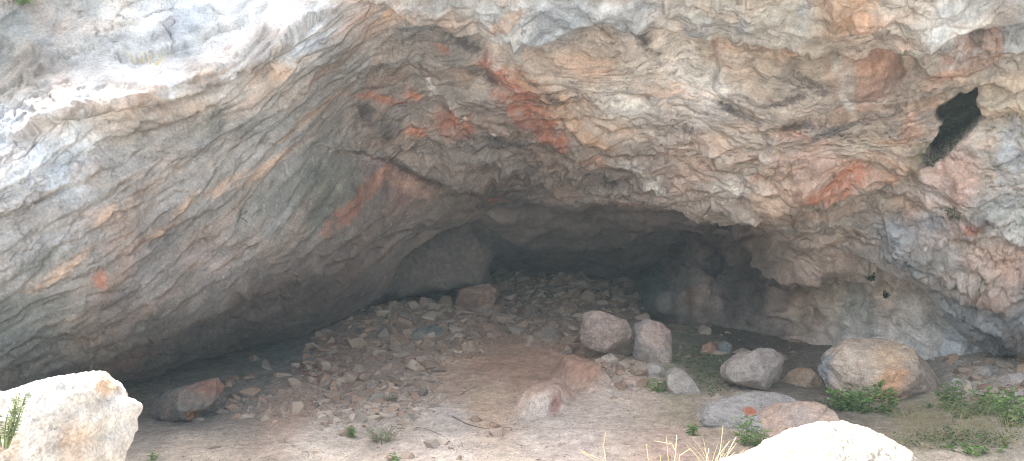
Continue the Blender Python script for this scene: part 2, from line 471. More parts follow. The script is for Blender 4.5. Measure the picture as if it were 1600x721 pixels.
    crack([(101, 84), (145, 69)], 2.0, 6); crack([(182, 79), (189, 91), (233, 86), (283, 71), (337, 47), (378, 40)], 2.2, 9)
    crack([(245, 40), (262, 48), (275, 66)], 1.4, 5); crack([(180, 18), (210, 4)], 1.6, 6); crack([(325, 5), (350, 28)], 1.3, 5)
    ledge([(-40, 150), (0, 138), (34, 126), (70, 112)], 8, 30, 16); crack([(0, 138), (34, 126)], 2.2, 8)
    crack([(27, 169), (65, 148), (108, 126)], 2.0, 8); crack([(27, 169), (20, 188), (0, 200)], 1.5, 6)
    crack([(55, 185), (52, 205), (60, 235)], 1.5, 6); crack([(0, 262), (40, 240), (60, 220)], 1.8, 7)
    ledge([(-30, 352), (0, 341), (61, 313), (115, 290), (160, 268)], 12, 40, 16); crack([(0, 341), (61, 313), (115, 290)], 1.6, 6)
    ledge([(100, 440), (135, 429), (200, 397), (270, 352), (330, 330)], 10, 26, 22)
    ledge([(60, 600), (120, 572), (250, 530), (330, 490), (400, 464), (470, 440), (530, 410), (600, 372), (660, 350)], 9, 22, 10)
    ledge([(120, 245), (175, 222), (250, 205), (330, 165)], 9, 20, 14)
    ledge([(230, 290), (300, 250), (380, 214), (450, 170), (520, 110)], 8, 20, 18)
    # right mass
    top = [(600, 10), (658, 34), (692, 50), (732, 53), (766, 47), (790, 42), (805, 54), (817, 62), (844, 66), (860, 64), (878, 57), (901, 45), (940, 47), (986, 50), (1070, 51), (1127, 56), (1195, 62),
           (1240, 72), (1280, 78), (1347, 88), (1380, 80), (1404, 76), (1465, 62), (1500, 50), (1526, 38), (1600, 28), (1800, 10)]
    ledge(top, 26, 45, 70)
    ledge([(545, 236), (600, 250), (640, 262), (700, 281), (760, 300), (806, 315)], 14, 26, 14)
    ledge([(655, 122), (699, 166), (732, 197), (760, 206)], 9, 8, 12)
    ledge([(1060, 135), (1090, 135), (1128, 152), (1178, 179)], 14, 18, 20)
    ledge([(960, 182), (1000, 183), (1020, 170), (1040, 160), (1075, 150)], 10, 10, 20)
    ledge([(1229, 196), (1330, 172), (1397, 162), (1482, 145), (1526, 135), (1600, 142)], 20, 20, 34)
    ledge([(1178, 340), (1262, 329), (1316, 311), (1364, 292), (1414, 286), (1440, 262)], 16, 30, 26)
    ledge([(1050, 96), (1130, 90), (1220, 78), (1300, 86)], 8, 14, 14)
    ledge([(880, 205), (940, 244), (1010, 250), (1120, 244), (1200, 236)], 9, 20, 16)
    ledge([(1490, 384), (1540, 372), (1600, 392)], 12, 18, 20)
    ledge([(1440, 440), (1500, 470), (1560, 480), (1600, 470)], 8, 12, 14); ledge([(1470, 485), (1540, 505), (1600, 520)], 9, 12, 10)
    ledge([(1420, 410), (1480, 440), (1540, 455), (1600, 452)], 7, 10, 12)
    # hollows
    def hollow(cx, cy, rx, ry, ang, depth, seed):
        nonlocal D
        ca, sa = math.cos(R(ang)), math.sin(R(ang))
        u = ((px - cx) * ca + (py - cy) * sa) / rx; v = (-(px - cx) * sa + (py - cy) * ca) / ry
        r = np.sqrt(u * u + v * v) + 0.12 * fbm2(px / 40, py / 40, 2, seed)
        D = D - 1.7 * depth * (1 - sstep(0.25, 1.05, r))
    hollow(1354, 122, 62, 38, -12, 24, 1); hollow(1260, 108, 60, 22, -12, 16, 2); hollow(1075, 95, 70, 45, 25, 20, 3); hollow(985, 165, 48, 20, 0, 14, 4)
    hollow(900, 175, 60, 30, 25, 10, 5); hollow(1190, 110, 40, 24, 0, 10, 6); hollow(775, 85, 45, 28, 40, 10, 7); hollow(1545, 210, 60, 50, -30, 10, 8)
    hollow(1560, 300, 50, 60, 0, 6, 9)
    # the cleft
    hole = [(1521, 147), (1524, 169), (1537, 189), (1515, 209), (1495, 228), (1462, 262), (1436, 264), (1448, 238), (1468, 209), (1473, 192), (1458, 181), (1460, 172), (1478, 164), (1495, 155)]
    hs = poly_sd(px + 4 * pn2(px / 12, py / 12, 151), py + 4 * pn2(px / 12, py / 12, 152), hole)
    hm = 1 - sstep(-5, 1, hs)
    D = D - 95 * (1 - sstep(-7, 2, hs + 4 * fbm2(px / 9, py / 9, 3, 155))) - 10 * np.exp(-np.maximum(hs, 0) / 6)
    D = D + 6 * np.exp(-np.maximum(hs, 0) / 20)

    # ---------------------------------------------------------------- colour (rock tones, with some sunlight and shade put in)
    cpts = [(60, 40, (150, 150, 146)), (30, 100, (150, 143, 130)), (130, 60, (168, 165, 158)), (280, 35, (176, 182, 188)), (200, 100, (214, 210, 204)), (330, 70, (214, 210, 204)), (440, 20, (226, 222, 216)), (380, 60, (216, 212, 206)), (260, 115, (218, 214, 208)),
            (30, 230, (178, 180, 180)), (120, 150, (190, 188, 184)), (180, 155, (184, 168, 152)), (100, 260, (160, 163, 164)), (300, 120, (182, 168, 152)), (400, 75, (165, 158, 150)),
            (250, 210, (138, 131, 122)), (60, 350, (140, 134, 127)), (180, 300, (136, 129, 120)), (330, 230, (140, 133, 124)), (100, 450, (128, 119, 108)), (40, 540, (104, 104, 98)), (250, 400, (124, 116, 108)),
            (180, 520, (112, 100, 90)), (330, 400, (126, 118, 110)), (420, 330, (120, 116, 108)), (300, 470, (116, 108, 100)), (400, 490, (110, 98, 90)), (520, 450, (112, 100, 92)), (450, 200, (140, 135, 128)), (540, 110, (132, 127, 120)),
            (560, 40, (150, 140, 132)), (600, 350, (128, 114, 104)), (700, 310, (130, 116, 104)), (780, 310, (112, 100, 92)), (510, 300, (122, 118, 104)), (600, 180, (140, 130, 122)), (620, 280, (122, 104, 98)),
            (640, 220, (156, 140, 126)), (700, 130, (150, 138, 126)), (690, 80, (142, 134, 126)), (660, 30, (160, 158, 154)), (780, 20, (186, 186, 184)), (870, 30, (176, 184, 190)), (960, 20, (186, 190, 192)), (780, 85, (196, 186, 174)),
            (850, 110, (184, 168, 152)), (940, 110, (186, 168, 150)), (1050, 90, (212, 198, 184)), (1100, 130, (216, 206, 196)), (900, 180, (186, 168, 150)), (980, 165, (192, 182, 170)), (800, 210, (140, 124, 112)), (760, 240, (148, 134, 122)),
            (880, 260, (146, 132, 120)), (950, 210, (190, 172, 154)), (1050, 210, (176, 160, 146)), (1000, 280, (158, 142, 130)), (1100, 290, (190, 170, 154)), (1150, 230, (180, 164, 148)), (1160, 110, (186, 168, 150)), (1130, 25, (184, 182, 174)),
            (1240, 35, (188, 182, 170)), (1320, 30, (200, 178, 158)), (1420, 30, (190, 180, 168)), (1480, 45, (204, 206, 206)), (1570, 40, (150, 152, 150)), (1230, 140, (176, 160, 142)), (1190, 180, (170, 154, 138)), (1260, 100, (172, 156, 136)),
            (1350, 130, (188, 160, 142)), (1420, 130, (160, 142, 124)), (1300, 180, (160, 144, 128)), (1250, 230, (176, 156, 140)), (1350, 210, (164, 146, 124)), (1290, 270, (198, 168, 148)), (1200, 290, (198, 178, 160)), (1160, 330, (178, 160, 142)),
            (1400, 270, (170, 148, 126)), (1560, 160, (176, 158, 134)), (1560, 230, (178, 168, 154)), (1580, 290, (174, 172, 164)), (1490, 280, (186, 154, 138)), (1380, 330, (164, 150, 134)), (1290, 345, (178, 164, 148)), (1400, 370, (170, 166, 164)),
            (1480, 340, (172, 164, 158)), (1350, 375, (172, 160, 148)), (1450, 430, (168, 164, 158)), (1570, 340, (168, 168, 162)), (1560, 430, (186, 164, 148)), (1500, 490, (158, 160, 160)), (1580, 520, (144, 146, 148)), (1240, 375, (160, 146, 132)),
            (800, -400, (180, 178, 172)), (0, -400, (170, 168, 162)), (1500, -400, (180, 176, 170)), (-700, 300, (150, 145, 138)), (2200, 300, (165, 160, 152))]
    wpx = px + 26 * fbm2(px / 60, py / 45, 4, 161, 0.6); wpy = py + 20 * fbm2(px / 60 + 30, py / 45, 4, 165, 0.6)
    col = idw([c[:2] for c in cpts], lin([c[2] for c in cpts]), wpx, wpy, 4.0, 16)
    # streaks that follow the beds
    vv = mL * vLw + (1 - mL) * vRw
    st = fbm2(px / 90, vv / 7, 5, 171, 0.6)
    bl = fbm2(px / 40, vv / 22, 5, 176, 0.6)
    col *= (1 + 0.42 * st + 0.30 * bl)[..., None]
    warm = fbm2(px / 130, vv / 40, 4, 181, 0.6)
    tint = lin((190, 140, 100)) / lin((190, 140, 100)).mean()
    cool = lin((150, 160, 172)) / lin((150, 160, 172)).mean()
    wv = np.clip(warm * 0.6, 0, 0.25)[..., None]; cv = np.clip(-warm * 0.7, 0, 0.3)[..., None]
    col = col * (1 - wv + wv * tint) * (1 - cv + cv * cool)
    # lichen specks / calcite crust
    sp1 = sstep(0.24, 0.5, fbm2(px / 9, vv / 5, 4, 186, 0.7))
    col = col * (1 - 0.22 * sp1)[..., None] + lin((214, 206, 194)) * (0.22 * sp1)[..., None]

    brk = fbm2(px / 16, vv / 9, 5, 191, 0.7) + 0.6 * fbm2(px / 45, vv / 18, 3, 196)
    def stain(c, amt, *ms):
        nonlocal col
        m = np.clip(sum(ms), 0, 1) * amt * np.clip(0.86 + 1.3 * brk, 0.08, 1.0)
        col = col * (1 - m[..., None]) + lin(c) * (0.75 + 0.5 * (st + bl + 0.5))[..., None].clip(0.35, 1.5) * m[..., None]
    OR = (186, 116, 78); OD = (166, 92, 58); OL = (190, 150, 114)
    SPL = lambda *a, **k: splat(px, py, *a, **k)
    # orange iron stains
    stain(OD, 0.85, SPL(770, 112, 28, 19, 45, 1), SPL(800, 145, 44, 28, 45, 2), SPL(833, 180, 42, 27, 50, 3), SPL(855, 208, 36, 20, 40, 4))
    stain(OL, 0.8, SPL(825, 135, 55, 9, 38, 5), SPL(870, 178, 32, 16, 55, 6), SPL(895, 205, 40, 9, 42, 7), SPL(930, 225, 40, 10, 25, 8))
    stain(OR, 0.85, SPL(702, 192, 26, 18, 30, 9), SPL(650, 206, 18, 8, 0, 10), SPL(645, 152, 14, 7, 20, 11), SPL(600, 160, 42, 5, 8, 12), SPL(688, 87, 12, 4, 0, 13), SPL(725, 205, 18, 12, 30, 14))
    stain(OL, 0.75, SPL(625, 32, 34, 10, -28, 15), SPL(790, 20, 34, 7, -20, 16), SPL(1325, 22, 42, 22, -35, 17), SPL(1105, 95, 14, 20, 0, 18), SPL(1320, 15, 20, 14, 0, 19))
    stain((166, 108, 80), 0.8, *[splat(px, py, x, y, a, b, -47, 20 + k, rag=0.9) for k, (x, y, a, b) in enumerate(((550, 322, 34, 13), (525, 347, 24, 11), (572, 298, 24, 12), (598, 276, 20, 11), (510, 362, 12, 8)))])
    stain((178, 140, 118), 0.7, SPL(640, 290, 32, 13, 25, 24))
    stain(OL, 0.55, SPL(420, 258, 60, 7, -36, 25), SPL(480, 190, 60, 5, -36, 26), SPL(165, 335, 22, 6, -45, 27), SPL(285, 322, 26, 9, -50, 28), SPL(350, 290, 36, 8, -35, 29), SPL(100, 420, 60, 7, -38, 30), SPL(325, 122, 40, 8, -22, 31), SPL(255, 360, 26, 4, -30, 32), SPL(440, 120, 18, 9, -30, 33), SPL(230, 150, 26, 9, -15, 34), SPL(130, 168, 34, 8, -10, 35))
    stain(OR, 0.8, SPL(153, 438, 10, 14, 20, 36))
    stain((194, 152, 128), 0.6, SPL(1275, 262, 60, 18, 8, 37), SPL(1350, 122, 50, 30, -10, 38), SPL(1500, 300, 16, 46, 20, 39), SPL(1105, 262, 18, 10, -10, 40), SPL(1000, 345, 10, 4, 0, 41), SPL(1590, 420, 40, 24, 0, 42), SPL(1555, 465, 34, 12, 5, 43))
    stain((188, 108, 66), 0.85, SPL(1295, 300, 36, 12, -8, 44), SPL(1330, 280, 30, 14, -30, 45), SPL(1520, 358, 14, 9, 10, 46))
    stain((176, 126, 94), 0.7, SPL(1510, 92, 46, 26, -35, 47), SPL(1470, 120, 26, 12, -35, 48), SPL(1422, 204, 18, 24, 0, 49), SPL(1245, 210, 26, 9, 28, 50), SPL(1385, 280, 34, 9, -8, 51), SPL(1545, 80, 24, 30, -10, 52))
    stain(OR, 0.6, SPL(1045, 247, 10, 5, 0, 53), SPL(770, 313, 10, 6, 0, 54), SPL(930, 255, 22, 6, 18, 55), SPL(1175, 285, 22, 5, -15, 56))
    # pale calcite
    stain((226, 220, 210), 0.8, SPL(1065, 85, 40, 26, 35, 60), SPL(1090, 130, 50, 18, 20, 61), SPL(995, 165, 44, 12, 0, 62), SPL(775, 90, 26, 16, 45, 63), SPL(1010, 282, 38, 11, 30, 64), SPL(1480, 55, 60, 12, -28, 65), SPL(1140, 295, 30, 16, -10, 66))
    d, s = seg_dist(wx, wy, [(655, 122), (680, 148), (699, 166), (715, 182), (732, 199), (752, 206), (775, 207)])
    stain((212, 206, 196), 0.85, 1 - sstep(2.0, 5.0, d))
    d, s = seg_dist(wx, wy, [(1290, 84), (1303, 110), (1322, 150), (1330, 162)])
    stain((196, 192, 182), 0.7, 1 - sstep(5, 12, d))
    # bluish grey patches
    stain((158, 166, 174), 0.65, SPL(1090, 38, 24, 16, -15, 70), SPL(1000, 12, 30, 14, 0, 71), SPL(870, 35, 60, 12, -20, 72), SPL(1165, 32, 10, 14, 0, 73), SPL(480, 80, 60, 9, -28, 74), SPL(1400, 365, 40, 18, 20, 75), SPL(1450, 355, 24, 20, 0, 76), SPL(1255, 22, 12, 16, 0, 77), SPL(1580, 250, 22, 60, 0, 78), SPL(1410, 410, 40, 9, 28, 79))
    # dark patches, some of them just under ledges
    stain((84, 76, 72), 0.8, SPL(745, 118, 16, 9, 20, 80), SPL(720, 75, 40, 8, 35, 81), SPL(765, 130, 14, 10, 60, 82), SPL(575, 180, 18, 14, 10, 83), SPL(610, 208, 16, 18, 30, 84), SPL(1250, 195, 40, 8, -14, 85), SPL(1275, 140, 20, 8, 25, 86), SPL(1230, 160, 30, 6, -20, 87), SPL(1080, 205, 20, 6, 10, 88), SPL(850, 155, 40, 5, 40, 89), SPL(780, 228, 60, 8, 8, 90), SPL(940, 290, 30, 10, 15, 91), SPL(1525, 60, 14, 18, 0, 92), SPL(660, 275, 40, 10, 28, 93), SPL(1300, 205, 40, 7, -25, 94), SPL(558, 236, 11, 4, 0, 95), SPL(1005, 72, 40, 10, 55, 96), SPL(1150, 175, 40, 6, 25, 97))
    stain((92, 66, 60), 0.75, SPL(640, 268, 44, 9, 28, 98), SPL(1530, 352, 22, 12, 15, 99))
    stain((96, 98, 88), 0.6, SPL(470, 300, 14, 30, 20, 100), SPL(500, 330, 14, 36, 15, 101), SPL(490, 275, 20, 12, 0, 102), SPL(240, 495, 60, 10, -38, 103), SPL(50, 490, 60, 30, -10, 104), SPL(290, 440, 12, 16, 30, 105), SPL(345, 190, 40, 14, -30, 106), SPL(390, 200, 26, 18, 0, 107), SPL(60, 410, 40, 14, -30, 108))
    stain((120, 116, 78), 0.6, SPL(1395, 92, 26, 9, -10, 109), SPL(1490, 335, 18, 12, 20, 110), SPL(1440, 240, 12, 26, 25, 111), SPL(1090, 90, 8, 26, 0, 112))
    col = col * (1 - hm[..., None]) + lin((84, 86, 68)) * hm[..., None]
    # soot-black marks scrawled on the slab
    ink = np.zeros(px.shape)
    for line in ([(384, 326), (376, 347)], [(392, 328), (380, 337), (390, 346)], [(398, 338), (402, 332), (412, 326)], [(379, 384), (386, 382), (389, 386), (396, 384), (401, 381)], [(584, 392), (592, 389), (600, 388)]):
        d, s = seg_dist(px, py, line)
        ink = np.maximum(ink, 0.8 * (1 - sstep(0.5, 1.5, d)))
    col = col * (1 - 0.85 * ink[..., None]) + lin((50, 46, 42)) * 0.85 * ink[..., None]
    # thin dark mineral films drawn out along the beds
    fm = sstep(0.55, 0.92, ridge2(px / 60 + 3, vv / 9 + 8, 4, 501, 0.62)) * sstep(-0.05, 0.35, fbm2(px / 100, py / 60, 3, 505) + 0.12 * (1 - mL) + 0.35 * np.exp(-((px - 830) / 170) ** 2 - ((py - 255) / 50) ** 2))
    stain((92, 80, 72), 0.8, fm)
    fm2 = sstep(0.6, 0.95, ridge2(px / 22 + 3, vv / 5 + 8, 3, 511, 0.6)) * sstep(-0.1, 0.3, fbm2(px / 70, py / 50, 3, 515))
    stain((104, 92, 82), 0.55, fm2)
    lum = (col * np.array([.3, .55, .15])).sum(-1, keepdims=True)
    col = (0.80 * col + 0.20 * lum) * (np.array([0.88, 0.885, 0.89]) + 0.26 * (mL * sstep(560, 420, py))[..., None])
    strip = np.clip(splat(px, py, 260, 95, 220, 60, -14, 700, .3, .4) + splat(px, py, 430, 25, 80, 40, -20, 701, .3, .4) + 0.7 * splat(px, py, 20, 150, 110, 70, 0, 703, .3, .4), 0, 1)[..., None]  # ledge tone darkened where the sun strikes, to tame its glare
    col = col * (1 - 0.40 * strip) * (1 - 0.25 * splat(px, py, 40, 40, 130, 70, 0, 702, .4, .5))[..., None]  # shade put in: top left corner darkened
    return D, np.clip(col, 0.015, 0.82)

Yg = np.maximum(depth_f(PXg, PYg), 2.5)
P0 = at(PXg, PYg, Yg)
Nn = grid_normals(P0)
view = P0 - np.array([0, 0, CAMZ])
flip = np.sign((Nn * view).sum(-1, keepdims=True)); Nn = -Nn * flip
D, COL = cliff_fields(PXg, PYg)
# fade the displacement out near the lip only slightly so that the profile stays ragged
lipd = (lip_at(PXg) - PYg)
fade = 0.35 + 0.65 * sstep(0, 26, lipd)
# the ends of the beds droop a little, without fringes
Pf = P0 + Nn * (D * fade * Yg / F)[..., None]
# underside behind the lip: rolls back and up into the rock
curl = []; ccol = []
lipP = Pf[-1]; Yl = lipP[:, 1]
lpx, lpy = to_px(lipP)
for k in range(1, NR_CURL + 1):
    u = k / NR_CURL
    Yc = Yl + 4.0 * u ** 1.3 + 0.02
    bob = 3.0 * math.sin(min(u * 8, math.pi)) * 0.5
    pyc = lpy + bob - 34 * u + 5 * fbm2(lpx / 30, np.full(lpx.shape, u * 12), 3, 201)
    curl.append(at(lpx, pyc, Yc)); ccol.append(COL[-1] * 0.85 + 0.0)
# back of the hill so daylight does not come in from behind
topr = Pf[0]
b1 = topr.copy(); b1[:, 1] = 40; b1[:, 0] *= 3; b1[:, 2] = 15
b0 = b1.copy(); b0[:, 2] = -3
ALL = np.concatenate([b0[None], b1[None], Pf, np.array(curl)], 0)
ACOL = np.concatenate([COL[:1], COL[:1], COL, np.array(ccol)], 0)
# unseen flanks added so daylight does not leak in sideways
for side, X in ((0, -45), (-1, 45)):
    e = ALL[:, side].copy(); e[:, 0] = X; e[:, 1] = np.where(e[:, 1] > 30, 40, 9)
    ec = ACOL[:, side]
    if side == 0:
        ALL = np.concatenate([e[:, None], ALL], 1); ACOL = np.concatenate([ec[:, None], ACOL], 1)
    else:
        ALL = np.concatenate([ALL, e[:, None]], 1); ACOL = np.concatenate([ACOL, ec[:, None]], 1)
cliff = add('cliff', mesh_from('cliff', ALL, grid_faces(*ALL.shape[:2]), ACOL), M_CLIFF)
structure(cliff, 'overhanging limestone cliff stained orange above the cave mouth', 'cliff')

# ================================================================== INSIDE OF THE CAVE
def sheet(name, cols, top, bot, nrows, pts, dispf, colf, smooth=0.002):
    pts = np.array(pts, float)
    f = tps(pts[:, :2], pts[:, 2], smooth)
    t = np.linspace(0, 1, nrows)[:, None]
    px = np.broadcast_to(cols, (nrows, len(cols))).copy()
    py = top(cols)[None] * (1 - t) + bot(cols)[None] * t
    Y = f(px, py)
    P = at(px, py, Y)
    n = grid_normals(P); v = P - np.array([0, 0, CAMZ]); n = -n * np.sign((n * v).sum(-1, keepdims=True))
    Dd = dispf(px, py)
    P = P + n * (Dd * Y / F)[..., None]
    return add(name, mesh_from(name, P, grid_faces(*P.shape[:2]), colf(px, py)), M_CLIFF)

def in_disp(px, py):
    q = 10 * fbm2(px / 60, py / 30, 3, 211)
    D = 18 * fbm2(px / 110, py / 40, 3, 215) + 9 * fbm2(px / 40, (py + q) / 12, 4, 219, 0.6) + 3.4 * ridge2(px / 26, (py + q) / 8, 4, 223) + 2.0 * fbm2(px / 7, py / 5, 3, 227) + 18 * facet2(px / 70, py / 24, 228) + 6 * facet2(px / 26, py / 11, 229)
    return D
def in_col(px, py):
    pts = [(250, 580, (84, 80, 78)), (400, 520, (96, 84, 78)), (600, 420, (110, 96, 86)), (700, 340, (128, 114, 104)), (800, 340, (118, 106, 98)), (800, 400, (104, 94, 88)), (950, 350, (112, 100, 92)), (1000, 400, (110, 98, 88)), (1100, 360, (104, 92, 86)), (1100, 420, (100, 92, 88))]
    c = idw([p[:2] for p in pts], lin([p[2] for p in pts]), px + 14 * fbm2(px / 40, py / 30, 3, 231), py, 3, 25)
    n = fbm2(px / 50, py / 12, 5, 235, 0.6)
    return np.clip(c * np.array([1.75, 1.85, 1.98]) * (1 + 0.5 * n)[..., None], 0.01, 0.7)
icols = np.arange(-60, 1330, 3.0)
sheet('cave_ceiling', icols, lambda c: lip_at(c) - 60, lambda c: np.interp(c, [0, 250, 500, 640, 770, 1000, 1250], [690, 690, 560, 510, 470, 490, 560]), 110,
      [(0, 560, 11.2), (0, 690, 11), (250, 520, 12.5), (250, 560, 13.5), (250, 640, 13), (400, 490, 14), (400, 520, 15), (400, 600, 15), (550, 430, 15.6), (550, 480, 16.8), (550, 540, 17),
       (620, 440, 17.6), (620, 400, 16), (700, 460, 19.4), (700, 500, 19.6), (680, 345, 14.8), (770, 310, 14.3), (770, 380, 17), (770, 412, 19.6), (770, 440, 20.5), (770, 470, 20.6), (850, 300, 13.6), (850, 325, 14.3), (850, 380, 16.8), (850, 418, 20),
       (900, 330, 14.1), (900, 400, 17.6), (930, 424, 20), (950, 470, 20.6), (1000, 310, 12.6), (1000, 340, 13.4), (1000, 385, 15.8), (1000, 425, 19.0), (1000, 450, 20), (1100, 330, 12.2), (1100, 350, 12.9), (1100, 400, 15.5), (1100, 450, 17.5), (1200, 360, 12.6), (1200, 450, 15.5), (1300, 380, 12.5), (1300, 560, 14.5)],
      in_disp, in_col)
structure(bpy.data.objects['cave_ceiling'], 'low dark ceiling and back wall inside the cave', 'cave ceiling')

# right-hand inner wall with its corner turning back into the dark
def rw_disp(px, py):
    D = 12 * fbm2(px / 70, py / 60, 3, 241) + 5 * ridge2(px / 44, (py - 0.3 * px) / 24, 5, 245, 0.6) + 3 * fbm2(px / 14, py / 18, 4, 249, 0.65) + 1.8 * fbm2(px / 6, py / 6, 3, 253) + 26 * facet2(px / 58, py / 40, 254) + 10 * facet2(px / 22, py / 17, 255)
    def ledge(line, h, wa, wb):
        nonlocal D
        wx = px + 5 * fbm2(px / 20, py / 20, 3, 257); wy = py + 5 * fbm2(px / 20 + 9, py / 20, 3, 258)
        d, s = seg_dist(wx, wy, line)
        D = D + np.where(s < 0, h * np.exp(-d / wa), -h * np.exp(-d / wb))
    ledge([(1160, 360), (1192, 402), (1215, 420), (1240, 430), (1290, 428), (1345, 424), (1400, 440)], 16, 40, 26)
    ledge([(1130, 395), (1165, 420), (1200, 445), (1235, 448)], 7, 16, 14)
    ledge([(1200, 490), (1230, 500), (1262, 512), (1285, 520)], 7, 12, 20)
    for x0, y0, x1, y1 in ((1262, 440, 1290, 530), (1300, 440, 1306, 500), (1335, 440, 1350, 500), (1385, 460, 1400, 520), (1120, 400, 1132, 480), (1058, 400, 1062, 480)):
        d, s = seg_dist(px + 5 * pn2(px / 14, py / 14, 259), py, [(x0, y0), (x1, y1)])
        D = D - 5 * np.exp(-(d / 5) ** 2)
    return D
def rw_col(px, py):
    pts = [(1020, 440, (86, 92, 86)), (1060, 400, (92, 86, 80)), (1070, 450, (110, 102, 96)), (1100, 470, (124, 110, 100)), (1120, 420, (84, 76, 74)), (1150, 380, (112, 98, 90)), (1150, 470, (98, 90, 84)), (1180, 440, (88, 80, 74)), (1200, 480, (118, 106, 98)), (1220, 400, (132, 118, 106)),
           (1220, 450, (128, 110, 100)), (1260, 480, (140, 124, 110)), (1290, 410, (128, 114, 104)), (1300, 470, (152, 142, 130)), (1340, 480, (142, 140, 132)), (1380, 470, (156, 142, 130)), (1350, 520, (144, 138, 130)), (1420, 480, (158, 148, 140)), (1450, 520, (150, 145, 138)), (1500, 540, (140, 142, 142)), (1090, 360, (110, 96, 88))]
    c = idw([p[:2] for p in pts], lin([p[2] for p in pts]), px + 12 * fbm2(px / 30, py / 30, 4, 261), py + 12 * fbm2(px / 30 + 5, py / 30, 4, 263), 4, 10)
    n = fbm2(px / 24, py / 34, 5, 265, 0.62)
    c = c * ((1.15 + 0.75 * sstep(1170, 1290, px)) * (1 + 0.6 * n))[..., None]  # light put into the tone: lit right side paler, alcove end darker
    def st(m, col, a):
        nonlocal c
        c = c * (1 - a * m[..., None]) + lin(col) * a * m[..., None]
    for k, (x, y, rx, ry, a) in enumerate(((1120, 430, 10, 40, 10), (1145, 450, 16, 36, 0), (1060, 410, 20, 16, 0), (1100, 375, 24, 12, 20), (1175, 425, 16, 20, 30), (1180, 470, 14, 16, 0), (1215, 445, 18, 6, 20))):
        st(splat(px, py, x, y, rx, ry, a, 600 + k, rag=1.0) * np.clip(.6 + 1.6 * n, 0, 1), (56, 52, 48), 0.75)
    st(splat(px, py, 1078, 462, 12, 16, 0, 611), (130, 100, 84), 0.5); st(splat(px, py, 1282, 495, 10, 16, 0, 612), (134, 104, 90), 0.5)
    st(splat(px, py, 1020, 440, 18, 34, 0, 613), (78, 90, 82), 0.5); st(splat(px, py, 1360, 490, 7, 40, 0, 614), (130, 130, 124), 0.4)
    return np.clip(c, 0.012, 0.7)
wc = np.concatenate([np.linspace(1003, 1009, 14), np.arange(1010, 1700, 1.8)])
sheet('cave_wall', wc, lambda c: np.interp(c, [1003, 1050, 1180, 1300, 1480, 1700], [372, 330, 300, 330, 400, 500]), lambda c: np.interp(c, [1003, 1020, 1050, 1140, 1250, 1290, 1340, 1480, 1700], [520, 520, 525, 535, 560, 570, 575, 580, 600]), 150,
      [(1003, 420, 19.5), (1003, 480, 19), (1009, 430, 15.9), (1009, 480, 15.6), (1030, 440, 15.0), (1030, 490, 14.7), (1080, 400, 14.9), (1080, 480, 14.2), (1080, 350, 13.2), (1080, 330, 12.6), (1140, 480, 14.0), (1140, 420, 14.2), (1140, 370, 13.0),
       (1180, 340, 11.6), (1180, 300, 11.0), (1200, 400, 12.2), (1200, 440, 12.9), (1200, 500, 13.4), (1260, 400, 11.1), (1260, 428, 11.3), (1260, 460, 12.7), (1260, 520, 12.6), (1290, 530, 12.2), (1320, 418, 11.1), (1320, 452, 12.1), (1320, 540, 11.7), (1400, 445, 11.3), (1400, 475, 11.5), (1400, 540, 11.2),
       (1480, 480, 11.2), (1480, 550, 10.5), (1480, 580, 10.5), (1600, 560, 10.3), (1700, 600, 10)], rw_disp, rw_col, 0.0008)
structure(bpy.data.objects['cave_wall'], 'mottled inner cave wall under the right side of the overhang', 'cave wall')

# ================================================================== BOULDER BUILDER
def ico_dirs(sub):
    bm = bmesh.new(); bmesh.ops.create_icosphere(bm, subdivisions=sub, radius=1)
    V = np.array([v.co[:] for v in bm.verts]); Fc = np.array([[v.index for v in f.verts] for f in bm.faces])
    bm.free()
    return V / np.linalg.norm(V, axis=1)[:, None], Fc
_ICO = {}
def ico(sub):
    if sub not in _ICO: _ICO[sub] = ico_dirs(sub)
    return _ICO[sub]

